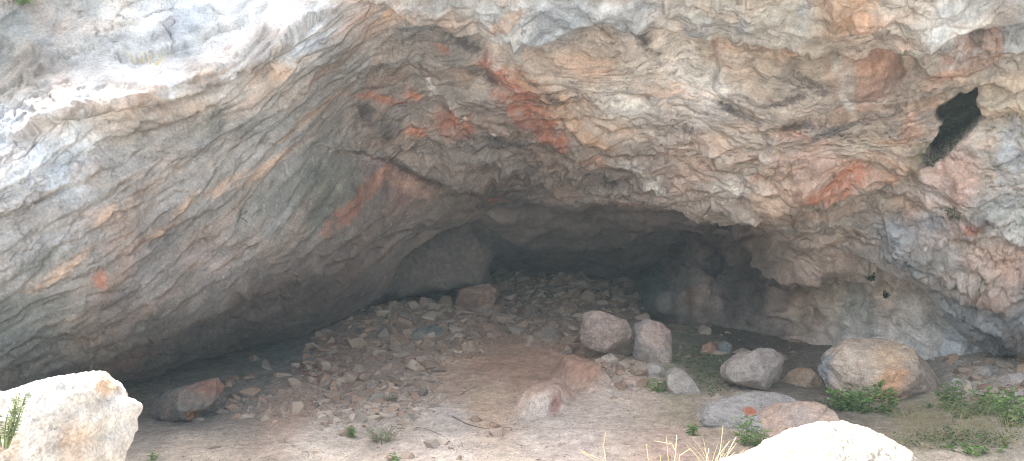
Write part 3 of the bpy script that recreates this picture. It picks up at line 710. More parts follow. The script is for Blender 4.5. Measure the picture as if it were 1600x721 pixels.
def boulder(name, outline, Y, thick, seed, base, var=None, sub=6, facets=13, rough=1.0, q=3.0, cut=0.68, stains=(), label=None, cat='boulder', group=None, pits=0.0, mat=None, kind=None, slope=0.0, planes=(), chips=26):
    """rock with the outline given in photo pixels, at its own distance and thickness"""
    r = np.random.default_rng(seed)
    W = at([p[0] for p in outline], [p[1] for p in outline], Y)
    c = (W.max(0) + W.min(0)) / 2; c[1] = Y
    rel = W - c
    th = np.arctan2(rel[:, 2], rel[:, 0]); rad = np.hypot(rel[:, 0], rel[:, 2])
    # dense outline
    ts = []; rs = []
    n = len(rel)
    for i in range(n):
        a = rel[i]; b = rel[(i + 1) % n]
        for t in np.linspace(0, 1, 14, endpoint=False):
            p = a * (1 - t) + b * t
            ts.append(math.atan2(p[2], p[0])); rs.append(math.hypot(p[0], p[2]))
    o = np.argsort(ts); ts = np.array(ts)[o]; rs = np.array(rs)[o]
    ts = np.concatenate([ts - 2 * np.pi, ts, ts + 2 * np.pi]); rs = np.concatenate([rs, rs, rs])
    d, Fc = ico(sub)
    ang = np.arctan2(d[:, 2], d[:, 0])
    Rr = np.interp(ang, ts, rs)
    m = np.hypot(d[:, 0], d[:, 2]); dy = np.abs(d[:, 1])
    rho = (m ** q + dy ** q) ** (-1 / q)
    size = rs.mean()
    P = np.stack([Rr * d[:, 0] * rho, thick * d[:, 1] * rho, Rr * d[:, 2] * rho], -1)
    # facets
    U = P / np.array([size, thick, size])
    for nrm, off in planes:
        nrm = np.array(nrm, float); nrm /= np.linalg.norm(nrm)
        U = U - np.maximum((U * nrm).sum(1) - off, 0)[:, None] * nrm
    for k in range(facets):
        nrm = r.normal(size=3); nrm[1] = -abs(nrm[1]) * 1.3 if k % 3 else abs(nrm[1])
        nrm[2] = nrm[2] * 0.8 + 0.15
        nrm /= np.linalg.norm(nrm)
        off = cut + r.uniform(-0.1, 0.18)
        over = np.maximum((U * nrm).sum(1) - off, 0)
        wgt = np.abs(nrm[1])
        U = U - over[:, None] * nrm
    for k in range(chips):
        p0 = U[r.integers(len(U))]
        nrm = p0 / (np.linalg.norm(p0) + 1e-9) + 0.55 * r.normal(size=3); nrm /= np.linalg.norm(nrm)
        off = p0 @ nrm - r.uniform(0.0, 0.08)
        if (U @ nrm).max() - off > 0.3: continue
        over = np.maximum(U @ nrm - off, 0)
        U = U - (over * 0.9)[:, None] * nrm
    P = U * np.array([size, thick, size])
    if slope:   # lean the upper face back
        P[:, 1] += slope * (P[:, 2])
    nd = P / (np.linalg.norm(P, axis=1)[:, None] + 1e-9)
    Q = P / size
    sd = seed * 3 % 300
    off3 = np.array([seed * 1.37, seed * 0.71, seed * 2.11])
    h = 0.07 * fbm3(Q * 1.6 + off3, 3, sd) + 0.06 * ridge3(Q * 2.7 + off3, 5, sd + 5, 0.6) + 0.04 * fbm3(Q * 9 + off3, 5, sd + 9, 0.7) + 0.018 * ridge3(Q * 17 * np.array([1, 1, 1.6]) + off3, 3, sd + 11, 0.6) - 0.03 * sstep(0.8, 0.97, ridge3(Q * 1.9 - off3, 2, sd + 7, 0.4))
    # bedding grooves
    bd = r.normal(size=3); bd[2] += 1.2; bd /= np.linalg.norm(bd)
    s = (Q @ bd) * 5 + 1.2 * fbm3(Q * 1.5 + off3, 3, sd + 13)
    fr = s - np.floor(s)
    h += 0.03 * (np.where(fr < 0.85, fr / 0.85, (1 - fr) / 0.15) - 0.5) * sstep(-0.1, 0.3, fbm3(Q * 1.3 - off3, 2, sd + 17))
    pm = 0
    if pits:
        pr = fbm3(Q * 7 + off3, 4, sd + 19, 0.65)
        h += pits * (0.09 * np.abs(pr) - 0.03); pm = sstep(0.06, 0.0, np.abs(pr)) * pits
    P = P + nd * (h * size * rough)[:, None]
    # keep to the traced outline
    a2 = np.arctan2(P[:, 2], P[:, 0]); m2 = np.hypot(P[:, 0], P[:, 2])
    nb = 180 if sub >= 6 else 96
    bi = ((a2 + np.pi) / (2 * np.pi) * nb).astype(int) % nb
    sil = np.zeros(nb); np.maximum.at(sil, bi, m2)
    sil = np.where(sil > 0, sil, sil.mean())
    cen = (np.arange(nb) + .5) / nb * 2 * np.pi - np.pi
    want = np.interp(cen, ts, rs)
    ra = want / sil; ra = (np.roll(ra, 1) + 2 * ra + np.roll(ra, -1)) / 4
    k2 = np.interp(a2, np.concatenate([cen - 2 * np.pi, cen, cen + 2 * np.pi]), np.tile(ra, 3))
    k2 = 1 + (k2 - 1) * sstep(0.1, 0.7, m2 / np.interp(a2, ts, rs))
    P[:, 0] *= k2; P[:, 2] *= k2
    tx = [p[0] for p in outline]; ty = [p[1] for p in outline]
    for _ in range(4):
        qx, qy = to_px(P + c)
        fx = (max(tx) - min(tx)) / (qx.max() - qx.min()); fy = (max(ty) - min(ty)) / (qy.max() - qy.min())
        P[:, 0] *= fx; P[:, 2] *= fy
        qx, qy = to_px(P + c)
        c[0] += ((max(tx) + min(tx)) - (qx.max() + qx.min())) / 2 * Y / F
        c[2] -= ((max(ty) + min(ty)) - (qy.max() + qy.min())) / 2 * Y / F
    base = lin(base); var = lin(var) if var is not None else base * 1.15
    n1 = fbm3(Q * 1.7 + off3 + 5, 4, sd + 23, 0.6); n2 = fbm3(Q * 5 * np.array([1, 1, 1.8]) + off3, 6, sd + 27, 0.75) + 0.5 * (np.abs(fbm3(Q * 3.5 - off3, 4, sd + 29, 0.6)) - 0.15)
    w = sstep(-0.25, 0.3, n1)[:, None]
    col = (base * (1 - w) + var * w) * (1 + 0.5 * n2)[:, None]
    px, py = to_px(P + c)
    for (cx, cy, rx, ry, a, sc, amt) in stains:
        mm = (splat(px, py, cx, cy, rx, ry, a, seed) * amt)[:, None]
        col = col * (1 - mm) + lin(sc) * (1 + 0.35 * n2)[:, None] * mm
    V = P + np.array([0, 0, 0])
    zb = V[:, 2].min()
    V = V - np.array([0, 0, zb])
    me = mesh_from(name, V, Fc, np.clip(col, 0.02, 0.82))
    ob = add(name, me, mat or M_BOULDER)
    ob.location = (c[0], c[1], c[2] + zb)
    if kind == 'structure': structure(ob, label, cat)
    else: tag(ob, label, cat, group)
    return ob

# pillar of rock hanging from the cave ceiling
boulder('rock_pillar', [(560, 345), (600, 270), (700, 240), (800, 270), (790, 320), (776, 352), (772, 380), (771, 402), (766, 414), (764, 430), (758, 446), (742, 450), (722, 446), (700, 452), (672, 455), (650, 461), (632, 464), (618, 462), (604, 472), (570, 478), (560, 440), (555, 400)],
        16.2, 1.0, 31, (112, 102, 94), (100, 94, 90), sub=7, facets=2, q=7, cut=0.95, label='pale hanging rock pillar with a hollow beneath it, at the back of the cave', cat='rock pillar')

# ================================================================== GROUND
gp = [(800, 721, 6.6), (500, 721, 6.6), (250, 721, 6.6), (1100, 721, 6.5), (1500, 721, 6.3), (1600, 700, 6.4), (1500, 680, 6.9), (300, 688, 7.3), (240, 696, 7.15), (450, 652, 8.35), (370, 668, 7.9), (600, 650, 8.5), (700, 640, 8.8), (820, 655, 8.45), (950, 640, 8.7),
      (250, 662, 8.6), (320, 655, 8.9), (350, 605, 10.5), (420, 600, 10.6), (450, 560, 12.2), (520, 590, 11.0), (500, 522, 13.6), (560, 492, 14.5), (620, 540, 12.6), (600, 600, 10.7), (700, 560, 11.6), (700, 500, 14.2), (760, 600, 10.2), (740, 476, 16.3), (680, 478, 18.6), (640, 474, 17.6),
      (800, 428, 19.2), (860, 425, 19.8), (1000, 446, 19.2), (900, 480, 15.6), (830, 540, 12.2), (900, 540, 12.0), (950, 585, 10.6), (1000, 600, 10.0), (1030, 560, 11.6), (1060, 500, 14.8), (1150, 505, 14.4), (1150, 540, 12.6), (1250, 540, 12.5), (1290, 560, 11.4), (1100, 580, 10.7),
      (1100, 620, 9.3), (1220, 615, 9.7), (1300, 640, 8.7), (1400, 640, 8.8), (1450, 590, 10.0), (1530, 560, 10.2), (1600, 566, 10.0), (1550, 610, 8.9), (1600, 650, 7.8), (1180, 690, 7.3)]
gpa = np.array(gp, float); GW = at(gpa[:, 0], gpa[:, 1], gpa[:, 2])
extra = np.array([[0, 4.5, -0.02], [-3, 4.5, 0.0], [3, 4.5, 0.05], [0, 2, -0.05], [-6, 3, 0.1], [6, 3, 0.2], [-9, 8, 0.2], [9, 8, 0.6], [-8, 14, 0.3], [-5, 16, 0.9], [0, 24, 2.2], [6, 20, 1.2], [9, 14, 0.8], [-7.5, 20, 1.2], [0, -4, -0.1], [-10, -4, 0.0], [10, -4, 0.2]])
GW = np.concatenate([GW, extra])
ground_tps = tps(GW[:, :2], GW[:, 2], smooth=0.001, scale=6.0)
def rubble_mask(px, py):
    pl = [(300, 640), (380, 580), (470, 545), (520, 508), (600, 470), (770, 424), (1000, 440), (1010, 500), (905, 510), (900, 545), (850, 545), (790, 520), (760, 560), (690, 575), (700, 630), (640, 660), (560, 668), (470, 655), (380, 655)]
    return 1 - sstep(-14, 10, poly_sd(px, py, pl) + 14 * fbm2(px / 30, py / 20, 3, 301))
def rubble_r(px, py):
    return 1 - sstep(-10, 10, poly_sd(px, py, [(1470, 560), (1620, 560), (1650, 640), (1540, 640), (1490, 610)]))
def ground_z(X, Y):
    base = ground_tps(X, np.clip(Y, -6, 26))
    fade = sstep(26, 12, np.hypot(X, Y - 8))
    base = base * fade + (1 - fade) * 0.1
    z = base + 0.05 * fbm2(X / 0.9, Y / 0.9, 4, 311, 0.55) * sstep(2, 5, Y) + 0.022 * fbm2(X / 0.16, Y / 0.16, 5, 315, 0.65)
    mz = np.zeros(np.shape(z))
    for (mx, my, rx, ry, hh, rot) in ((0.95, 10.2, 0.42, 0.75, 0.30, 0.3), (0.40, 9.1, 0.30, 0.62, 0.22, -0.5), (1.6, 10.7, 0.6, 0.5, 0.12, 0)):
        u = ((X - mx) * math.cos(rot) + (Y - my) * math.sin(rot)) / rx; v = (-(X - mx) * math.sin(rot) + (Y - my) * math.cos(rot)) / ry
        sel = (u * u + v * v) < 3.5
        rr_ = np.sqrt(u * u + v * v) + 0.22 * fbm2(X / 0.35, Y / 0.5, 4, 371, 0.6)
        mz = np.maximum(mz, hh * (1 - sstep(0.5, 1.08, rr_)) * sel * (0.9 + 0.4 * fbm2(X / .3, Y / .45, 4, 375)))
    return z + mz
gv = np.concatenate([[-45, -25, -15, -9, -6, -4.5], np.linspace(-3.5, -2.2, 8), np.geomspace(1, 1.0, 1) * 0 - 1.5, np.linspace(-1, 3.8, 26), np.geomspace(4.0, 22, 420), np.linspace(22.5, 38, 14)])
gu = np.concatenate([-np.geomspace(1.6, 0.80, 20), np.linspace(-0.78, 0.78, 760), np.geomspace(0.80, 1.6, 20)])
YY = gv[:, None] + 0 * gu[None]; XX = gu[None] * np.sqrt(gv[:, None] ** 2 + 9)
ZZ = ground_z(XX, YY)
GP = np.stack([XX, YY, ZZ], -1)
gpx, gpy = to_px(GP)
vis = YY > 3
rm = np.where(vis, rubble_mask(gpx, gpy), 0); rr = np.where(vis, rubble_r(gpx, gpy), 0)
# gritty, stony surface inside the rubble
f1, f2, fid = worley2(XX / 0.10, YY / 0.10, 321)
GP[..., 2] += (rm + rr).clip(0, 1) * (0.035 * (1 - f1) * fid + 0.02)
f1b, f2b, fidb = worley2(XX / 0.035, YY / 0.05, 322)
peb = sstep(0.42, 0.2, f1b) * (fidb > 0.72) * sstep(3, 5, YY) * sstep(0.0, 0.25, fbm2(XX / 0.8, YY / 0.8, 3, 323) + 0.1)
GP[..., 2] += 0.012 * peb
def ground_col(px, py, X, Y):
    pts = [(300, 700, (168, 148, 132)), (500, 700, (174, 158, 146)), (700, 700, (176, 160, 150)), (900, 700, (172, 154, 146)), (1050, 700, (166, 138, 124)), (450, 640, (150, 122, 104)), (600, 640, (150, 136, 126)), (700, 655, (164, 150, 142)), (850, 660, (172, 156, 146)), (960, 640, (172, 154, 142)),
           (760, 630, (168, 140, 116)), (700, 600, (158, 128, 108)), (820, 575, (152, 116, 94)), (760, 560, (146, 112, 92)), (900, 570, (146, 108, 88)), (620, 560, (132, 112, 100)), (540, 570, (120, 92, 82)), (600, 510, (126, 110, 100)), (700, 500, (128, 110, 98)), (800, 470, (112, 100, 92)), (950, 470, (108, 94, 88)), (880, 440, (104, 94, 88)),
           (400, 600, (104, 98, 92)), (300, 650, (104, 98, 92)), (450, 560, (92, 92, 90)), (1000, 620, (172, 150, 134)), (1060, 630, (150, 134, 112)), (1120, 640, (150, 130, 114)), (1070, 600, (120, 116, 92)), (1100, 560, (98, 96, 76)), (1150, 520, (76, 68, 60)), (1230, 530, (92, 80, 70)), (1280, 560, (104, 92, 82)), (1450, 660, (132, 120, 98)), (1520, 680, (136, 126, 104)), (1500, 715, (164, 146, 132)), (1560, 620, (150, 140, 130)), (1520, 580, (142, 132, 122)), (1600, 600, (158, 148, 140)), (800, 780, (182, 168, 152))]  # shade of the left hollow and right alcove put into these tones
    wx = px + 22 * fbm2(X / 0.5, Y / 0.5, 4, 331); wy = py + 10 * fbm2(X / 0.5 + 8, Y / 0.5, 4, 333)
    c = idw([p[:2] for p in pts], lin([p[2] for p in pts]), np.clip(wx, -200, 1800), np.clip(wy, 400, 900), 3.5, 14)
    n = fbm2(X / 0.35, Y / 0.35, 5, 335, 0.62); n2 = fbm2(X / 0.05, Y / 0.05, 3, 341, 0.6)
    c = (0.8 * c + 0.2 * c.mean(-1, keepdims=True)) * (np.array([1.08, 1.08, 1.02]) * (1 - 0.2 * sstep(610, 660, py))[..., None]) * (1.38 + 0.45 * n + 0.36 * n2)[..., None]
    red = splat(px, py, 500, 585, 40, 12, 5, 651) * 0.6 + 0.7 * splat(px, py, 868, 632, 8, 20, 14, 652, rag=0.7)
    c = c * (1 - red[..., None]) + lin((128, 70, 60)) * red[..., None]
    return c
GC = ground_col(gpx, gpy, XX, YY)
sun_gr = sstep(5.2, 3.6, YY)[..., None]  # near ground coloured paler to bounce more sunlight into the cave
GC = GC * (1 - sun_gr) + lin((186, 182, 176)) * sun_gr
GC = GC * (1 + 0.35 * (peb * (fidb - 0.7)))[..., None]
GC = np.clip(GC, 0.02, 0.75)
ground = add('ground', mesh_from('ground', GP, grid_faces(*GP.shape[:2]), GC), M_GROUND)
structure(ground, 'trodden earth and rubble floor of the cave', 'ground')

def ground_hit(px, py):
    """where the ground lies under a photo pixel"""
    Ys = np.geomspace(3.2, 21, 900)
    P = at(np.full(900, px), np.full(900, py), Ys)
    z = ground_z(P[:, 0], P[:, 1])
    k = np.argmax(P[:, 2] < z)
    if P[k, 2] >= z[k]: k = 899
    return np.array([P[k, 0], P[k, 1], z[k]])

# ================================================================== BOULDERS
W1 = (212, 198, 184)
boulder('boulder', [(-90, 640), (-40, 612), (0, 602), (40, 592), (100, 583), (140, 579), (165, 580), (180, 588), (190, 600), (193, 628), (205, 635), (222, 650), (222, 665), (214, 675), (213, 690), (220, 700), (217, 730), (214, 800), (200, 880), (-60, 900), (-120, 780)],
        4.0, 0.5, 41, (206, 200, 192), (194, 182, 168), sub=7, facets=13, q=2.6, cut=0.8, rough=0.75, slope=0.2, planes=[((-0.1, -0.93, 0.35), 0.6), ((0.75, -0.6, 0.1), 0.72)],
        stains=[(165, 600, 22, 16, 60, (196, 160, 124), 0.7), (115, 690, 26, 36, 10, (200, 166, 136), 0.5), (10, 690, 26, 30, 0, (206, 176, 146), 0.5), (190, 690, 20, 20, 0, (180, 172, 164), 0.4)],
        label='large sunlit white boulder at the bottom left corner with orange stains')
boulder('boulder', [(1105, 760), (1122, 722), (1160, 701), (1200, 685), (1260, 671), (1310, 659), (1352, 657), (1366, 664), (1392, 671), (1424, 690), (1456, 716), (1480, 770), (1460, 860), (1300, 900), (1130, 860)],
        3.7, 0.42, 42, (176, 166, 152), (164, 150, 136), sub=7, facets=13, q=2.3, cut=0.82, rough=0.9, slope=0.4, planes=[((0.8, -0.5, 0.4), 0.7)], label='smooth sunlit white boulder cropped by the bottom edge, in front of the grey flat slab')
boulder('boulder', [(1277, 580), (1285, 565), (1300, 550), (1320, 534), (1340, 529), (1370, 528), (1398, 528), (1410, 538), (1430, 548), (1456, 560), (1465, 575), (1475, 600), (1480, 628), (1458, 637), (1405, 640), (1360, 636), (1300, 628), (1284, 608)],
        9.5, 0.62, 43, (178, 158, 140), (190, 168, 146), sub=7, facets=12, q=4.5, cut=0.66, rough=0.85, chips=14, planes=[((-0.22, -0.95, 0.16), 0.55), ((0.86, -0.5, 0.22), 0.62), ((-0.85, -0.5, 0.1), 1.0), ((0.05, -0.5, 0.85), 0.62), ((0.2, -0.9, -0.4), 0.62)],
        stains=[(1290, 580, 14, 30, 0, (128, 134, 140), 0.85), (1395, 600, 36, 26, -40, (196, 146, 104), 0.7), (1380, 560, 30, 20, 0, (190, 158, 126), 0.5), (1445, 590, 34, 44, 20, (158, 142, 130), 0.7), (1335, 570, 40, 40, 0, (196, 178, 160), 0.6)], label='biggest tan boulder of the right side, with a blue-grey left end')  # last two: light and shade painted on, right face darker, left paler
boulder('boulder', [(1124, 588), (1135, 570), (1155, 552), (1185, 543), (1205, 545), (1222, 558), (1225, 580), (1218, 600), (1195, 611), (1160, 606), (1135, 595)],
        9.9, 0.38, 44, (160, 148, 138), (150, 138, 130), sub=6, facets=13, q=2.6, rough=0.7, label='smooth rounded grey-brown boulder propped on the flat slab, left of the biggest tan boulder')
boulder('boulder', [(1222, 600), (1232, 584), (1250, 575), (1268, 574), (1284, 590), (1290, 612), (1285, 625), (1230, 625)], 10.2, 0.3, 45, (158, 132, 108), (168, 148, 128), sub=6, facets=13, label='low brown rock wedged between the rounded grey boulder and the biggest tan boulder')
boulder('boulder', [(1087, 650), (1098, 628), (1130, 619), (1170, 613), (1205, 610), (1240, 611), (1262, 618), (1290, 640), (1270, 680), (1230, 705), (1180, 712), (1130, 706), (1100, 698), (1088, 672)],
        8.1, 0.6, 46, (158, 150, 142), (148, 142, 136), sub=7, facets=4, q=4.5, cut=0.9, rough=0.9, planes=[((0.0, -0.45, 0.9), 0.36), ((-0.4, -0.9, 0.2), 0.72)], stains=[(1172, 643, 11, 6, 10, (176, 92, 64), 0.85)], label='flat grey slab boulder with a rust-red spot and a tall weed growing before it')
boulder('boulder', [(1170, 680), (1185, 660), (1205, 645), (1230, 631), (1270, 626), (1302, 630), (1318, 644), (1322, 660), (1300, 680), (1240, 705), (1185, 705)],
        7.7, 0.38, 47, (178, 152, 134), (168, 150, 138), sub=6, facets=4, q=4, cut=0.85, planes=[((0.1, -0.5, 0.85), 0.4)], label='pinkish tan slab leaning on the flat grey slab, behind the sunlit white boulder')
boulder('boulder', [(913, 490), (926, 485), (937, 485), (950, 489), (962, 494), (980, 501), (988, 517), (987, 528), (973, 539), (960, 546), (940, 553), (924, 548), (908, 537), (905, 528), (910, 510)],
        11.1, 0.36, 48, (166, 146, 132), (150, 134, 124), sub=7, facets=13, rough=1.1, pits=1.0, label='rough pitted brown boulder standing on small stones in the middle of the floor')
boulder('boulder', [(984, 512), (990, 500), (1010, 498), (1035, 505), (1049, 517), (1051, 530), (1049, 560), (1040, 576), (1010, 580), (992, 570), (984, 548)],
        11.35, 0.36, 49, (176, 158, 146), (164, 154, 146), sub=7, facets=12, q=4, cut=0.66, rough=0.8, planes=[((-0.1, -0.8, 0.6), 0.6), ((0.25, -0.95, -0.1), 0.66)], stains=[(1030, 520, 26, 18, 20, (178, 148, 134), 0.6)], label='smooth pale squarish boulder touching the rough pitted boulder on its right')
boulder('boulder', [(234, 640), (240, 622), (258, 608), (285, 603), (312, 596), (340, 590), (352, 606), (348, 622), (335, 636), (318, 642), (312, 656), (285, 664), (258, 660), (240, 654)],
        8.9, 0.4, 50, (116, 108, 102), (126, 112, 100), sub=6, facets=13, q=2.2, cut=.66, pits=0.9, rough=1.3, stains=[(325, 605, 26, 14, 0, (140, 92, 70), 0.6), (300, 650, 10, 8, 0, (150, 104, 72), 0.8)], label='dark rust-topped boulder in the shadowed hollow behind the sunlit white boulder')
boulder('boulder', [(712, 468), (718, 452), (735, 444), (765, 443), (782, 448), (780, 462), (776, 478), (765, 488), (735, 494), (713, 493)], 15.6, 0.4, 51, (150, 122, 104), (140, 118, 104), sub=6, facets=13, q=4, rough=0.7, label='brown block perched at the top of the rubble slope under the hanging pillar')
boulder('boulder', [(660, 490), (668, 482), (700, 481), (714, 486), (712, 500), (700, 506), (668, 506)], 15.2, 0.3, 52, (140, 104, 88), (126, 100, 88), sub=5, facets=13, label='low reddish rock just left of the brown block at the top of the rubble')
boulder('boulder', [(628, 550), (636, 524), (650, 512), (672, 508), (690, 512), (697, 528), (686, 544), (668, 556), (640, 560)], 13.0, 0.36, 53, (122, 122, 114), (116, 112, 104), sub=6, facets=13, rough=0.7, slope=0.4, label='greenish grey tilted slab half buried in the middle of the rubble slope')
boulder('boulder', [(616, 585), (620, 570), (640, 562), (658, 566), (661, 585), (655, 602), (630, 606), (618, 600)], 11.4, 0.28, 54, (158, 132, 112), (150, 122, 104), sub=6, facets=13, q=3.4, rough=0.7, label='squat earthy brown block with a flat face at the foot of the rubble slope')
boulder('boulder', [(755, 530), (760, 516), (778, 512), (792, 522), (796, 540), (780, 546), (758, 544)], 12.9, 0.25, 55, (142, 120, 104), None, sub=5, facets=13, label='small earthy rock on the rubble, right of the greenish tilted slab')
boulder('boulder', [(716, 548), (722, 536), (738, 533), (746, 548), (742, 562), (722, 564)], 12.0, 0.22, 56, (156, 128, 108), None, sub=5, facets=13, label='small warm brown rock at the edge of the bare earth patch')
boulder('boulder', [(806, 492), (812, 480), (830, 475), (842, 482), (842, 496), (826, 504), (810, 502)], 14.6, 0.28, 57, (116, 100, 90), None, sub=5, facets=13, label='dark round rock high on the rubble left of the rough pitted boulder')
boulder('boulder', [(826, 532), (832, 518), (850, 510), (872, 514), (884, 526), (880, 540), (850, 545), (832, 542)], 12.6, 0.28, 58, (128, 118, 108), (136, 112, 96), sub=5, facets=13, slope=0.3, label='wide grey-brown rock lying low just left of the rough pitted boulder')
boulder('boulder', [(994, 590), (1000, 572), (1018, 566), (1036, 572), (1044, 590), (1036, 604), (1004, 606)], 10.5, 0.24, 59, (160, 150, 140), None, sub=5, facets=13, label='grey rock below the pale squarish boulder beside the low green plant')
boulder('boulder', [(968, 606), (972, 594), (988, 587), (1006, 590), (1012, 606), (1004, 618), (976, 618)], 10.0, 0.24, 60, (178, 150, 136), None, sub=5, facets=13, label='pinkish block in front of the small stones under the pitted boulder')
boulder('boulder', [(1038, 600), (1044, 582), (1058, 574), (1074, 580), (1088, 600), (1096, 618), (1070, 626), (1044, 622)], 9.6, 0.26, 61, (154, 144, 134), None, sub=5, facets=13, slope=0.4, label='sloping grey stone slab between the two green weed patches')
boulder('boulder', [(930, 570), (940, 556), (956, 552), (968, 560), (968, 574), (940, 580)], 10.9, 0.2, 62, (176, 160, 146), None, sub=5, facets=13, label='pale stone wedged beneath the rough pitted boulder')
boulder('boulder', [(955, 598), (958, 580), (975, 574), (990, 580), (990, 596), (970, 604)], 10.45, 0.2, 63, (158, 132, 110), None, sub=5, facets=13, label='tan stone in the step below the two middle boulders')
boulder('boulder', [(1472, 600), (1486, 590), (1506, 592), (1520, 602), (1516, 614), (1490, 618), (1474, 612)], 9.3, 0.2, 66, (160, 150, 142), None, sub=5, facets=13, label='pale rock in the rubble strip beside the biggest tan boulder')
boulder('boulder', [(1510, 590), (1520, 574), (1540, 570), (1552, 580), (1550, 594), (1526, 600)], 9.6, 0.2, 67, (158, 148, 140), None, sub=5, facets=13, label='grey rock at the foot of the low right overhang')
boulder('boulder', [(1555, 604), (1568, 586), (1590, 582), (1612, 590), (1614, 610), (1590, 622), (1562, 618)], 9.0, 0.24, 68, (168, 158, 150), None, sub=5, facets=13, label='pale rock at the right edge of the photo below the overhang')
boulder('boulder', [(1094, 552), (1098, 540), (1110, 534), (1120, 540), (1118, 552), (1102, 556)], 12.0, 0.14, 69, (158, 126, 106), None, sub=5, facets=13, label='small orange-brown stone in the row of stones behind the green ground cover')
boulder('boulder', [(1120, 556), (1122, 538), (1132, 532), (1142, 540), (1144, 556), (1130, 560)], 12.1, 0.16, 70, (126, 128, 124), None, sub=5, facets=13, label='blue-grey stone next to the small orange-brown stone')

# ================================================================== STONES
def chunk_mesh(name, seed, flat):
    r = np.random.default_rng(seed)
    bm = bmesh.new()
    for _ in range(15):
        v = r.normal(size=3); v /= np.linalg.norm(v)
        v *= r.uniform(0.85, 1.1)
        bm.verts.new((v[0], v[1] * r.uniform(0.8, 1), v[2] * flat))
    ret = bmesh.ops.convex_hull(bm, input=bm.verts)
    bmesh.ops.delete(bm, geom=[e for e in ret['geom_interior'] if isinstance(e, bmesh.types.BMVert)], context='VERTS')
    bmesh.ops.dissolve_limit(bm, angle_limit=R(16), verts=bm.verts, edges=bm.edges)
    bmesh.ops.bevel(bm, geom=list(bm.edges), offset=0.045, segments=1, affect='EDGES', profile=0.5)
    bmesh.ops.triangulate(bm, faces=bm.faces)
    V = np.array([v.co[:] for v in bm.verts]); bm.verts.index_update()
    Fc = np.array([[v.index for v in f.verts] for f in bm.faces]); bm.free()
    return V, Fc
CH = [chunk_mesh('stone', 900 + k, f) for k, f in enumerate([0.5, 0.75, 0.6, 0.4, 0.85, 0.65, 0.5, 0.7])]
stone_cols = [(148, 130, 114), (142, 122, 106), (152, 136, 120), (136, 116, 100), (148, 124, 104), (132, 120, 108), (160, 144, 128), (140, 116, 98)]
# candidate spots: ground vertices that the photo shows stones on
flatm = (gpx > 200) & (gpx < 1640) & (gpy > 420) & (gpy < 725) & (YY > 5.5)
dens_front = sstep(0.15, 0.45, fbm2(gpx / 60, gpy / 18, 3, 351)) * (0.18 + 0.3 * (gpx < 780) * (gpx > 400)) * (gpy > 600) * (gpx < 1120)
dens_dark = 0.10 * in_poly(gpx, gpy, [(1050, 500), (1290, 510), (1290, 560), (1060, 570)])
dens_step = 0.9 * in_poly(gpx, gpy, [(900, 545), (1000, 560), (1010, 610), (940, 610), (930, 570)])
thin = 1 - 0.8 * sstep(520, 440, gpx) * sstep(655, 620, gpy)
dens = (rm * thin + rr * 1.0 + dens_front + dens_dark + dens_step) * flatm
# weight by the picture area of a vertex: rows are geometric so nearly even
idx = np.argwhere(dens > 0.02)
wts = dens[dens > 0.02]; wts = wts / wts.sum()
def spots(n):
    k = rng.choice(len(idx), n, p=wts)
    return [(XX[i, j], YY[i, j], GP[i, j, 2], gpx[i, j], gpy[i, j]) for i, j in idx[k]]
GROUP = 'loose stones of the rubble slope'
stone_me = []
for k, (V, Fc) in enumerate(CH):
    for cc in range(2):
        c = lin(stone_cols[(k * 2 + cc) % 8]); r = np.random.default_rng(950 + k * 2 + cc)
        cols_ = np.broadcast_to(c, V.shape) * (1 + 0.1 * r.normal(size=(len(V), 1)))
        me = mesh_from('stone', V, Fc, np.clip(cols_, 0.02, 0.8), smooth=False); me.materials.append(M_STONE)
        stone_me.append(me)
cand = spots(5200)
sizes = [Y_ / F * (2.2 + 17 * random.random() ** 4.5) for (_, Y_, _, _, _) in cand]
order = sorted(range(len(cand)), key=lambda k: -sizes[k] / cand[k][1])
big_ids = order[:285]; small_ids = order[285:]
for k in big_ids:
    x, y, z, px_, py_ = cand[k]
    s = sizes[k] * 1.1
    o = bpy.data.objects.new('stone', stone_me[random.randrange(len(stone_me))]); C.objects.link(o)
    o.location = (x, y, z + s * random.uniform(-0.4, 0.1)); o.scale = (s * random.uniform(0.9, 1.3), s * random.uniform(0.8, 1.1), s)
    o.rotation_euler = (random.uniform(-.5, .5), random.uniform(-.5, .5), random.uniform(0, 6.3))
    tag(o, 'angular brown-grey limestone chunk lying loose on the cave floor', 'stone', GROUP)
def merged_stones(name, items, zoff=0.1):
    Vs = []; Fs = []; Cs = []; n0 = 0
    for (x, y, z, s) in items:
        V, Fc = CH[random.randrange(len(CH))]
        e = Matrix.Rotation(random.uniform(0, 6.3), 3, 'Z') @ Matrix.Rotation(random.uniform(-.7, .7), 3, 'X') @ Matrix.Rotation(random.uniform(-.7, .7), 3, 'Y')
        Vr = (V * s * np.array([random.uniform(.8, 1.4), 1, 1])) @ np.array(e).T + np.array([x, y, z + random.uniform(-.45, .1) * s])
        Vs.append(Vr); Fs.append(Fc + n0); n0 += len(V)
        c = lin(stone_cols[random.randrange(8)]) * random.uniform(0.75, 1.2)
        Cs.append(np.broadcast_to(c, V.shape))
    return add(name, mesh_from(name, np.concatenate(Vs), np.concatenate(Fs), np.clip(np.concatenate(Cs), .02, .8), smooth=False), M_STONE)
items = [(cand[k][0], cand[k][1], cand[k][2], sizes[k]) for k in small_ids]
for (x, y, z, px_, py_) in spots(20000):
    items.append((x, y, z, y / F * (0.5 + 2.0 * random.random() ** 1.6)))
gsel = np.argwhere((gpx > 225) & (gpx < 1150) & (gpy > 590) & (gpy < 724) & (YY > 5) & (fbm2(gpx / 70, gpy / 22, 4, 391) > -0.12))
for i, j in gsel[rng.choice(len(gsel), 6000)]:
    items.append((XX[i, j], YY[i, j], GP[i, j, 2], YY[i, j] / F * (0.45 + 1.5 * random.random() ** 3)))
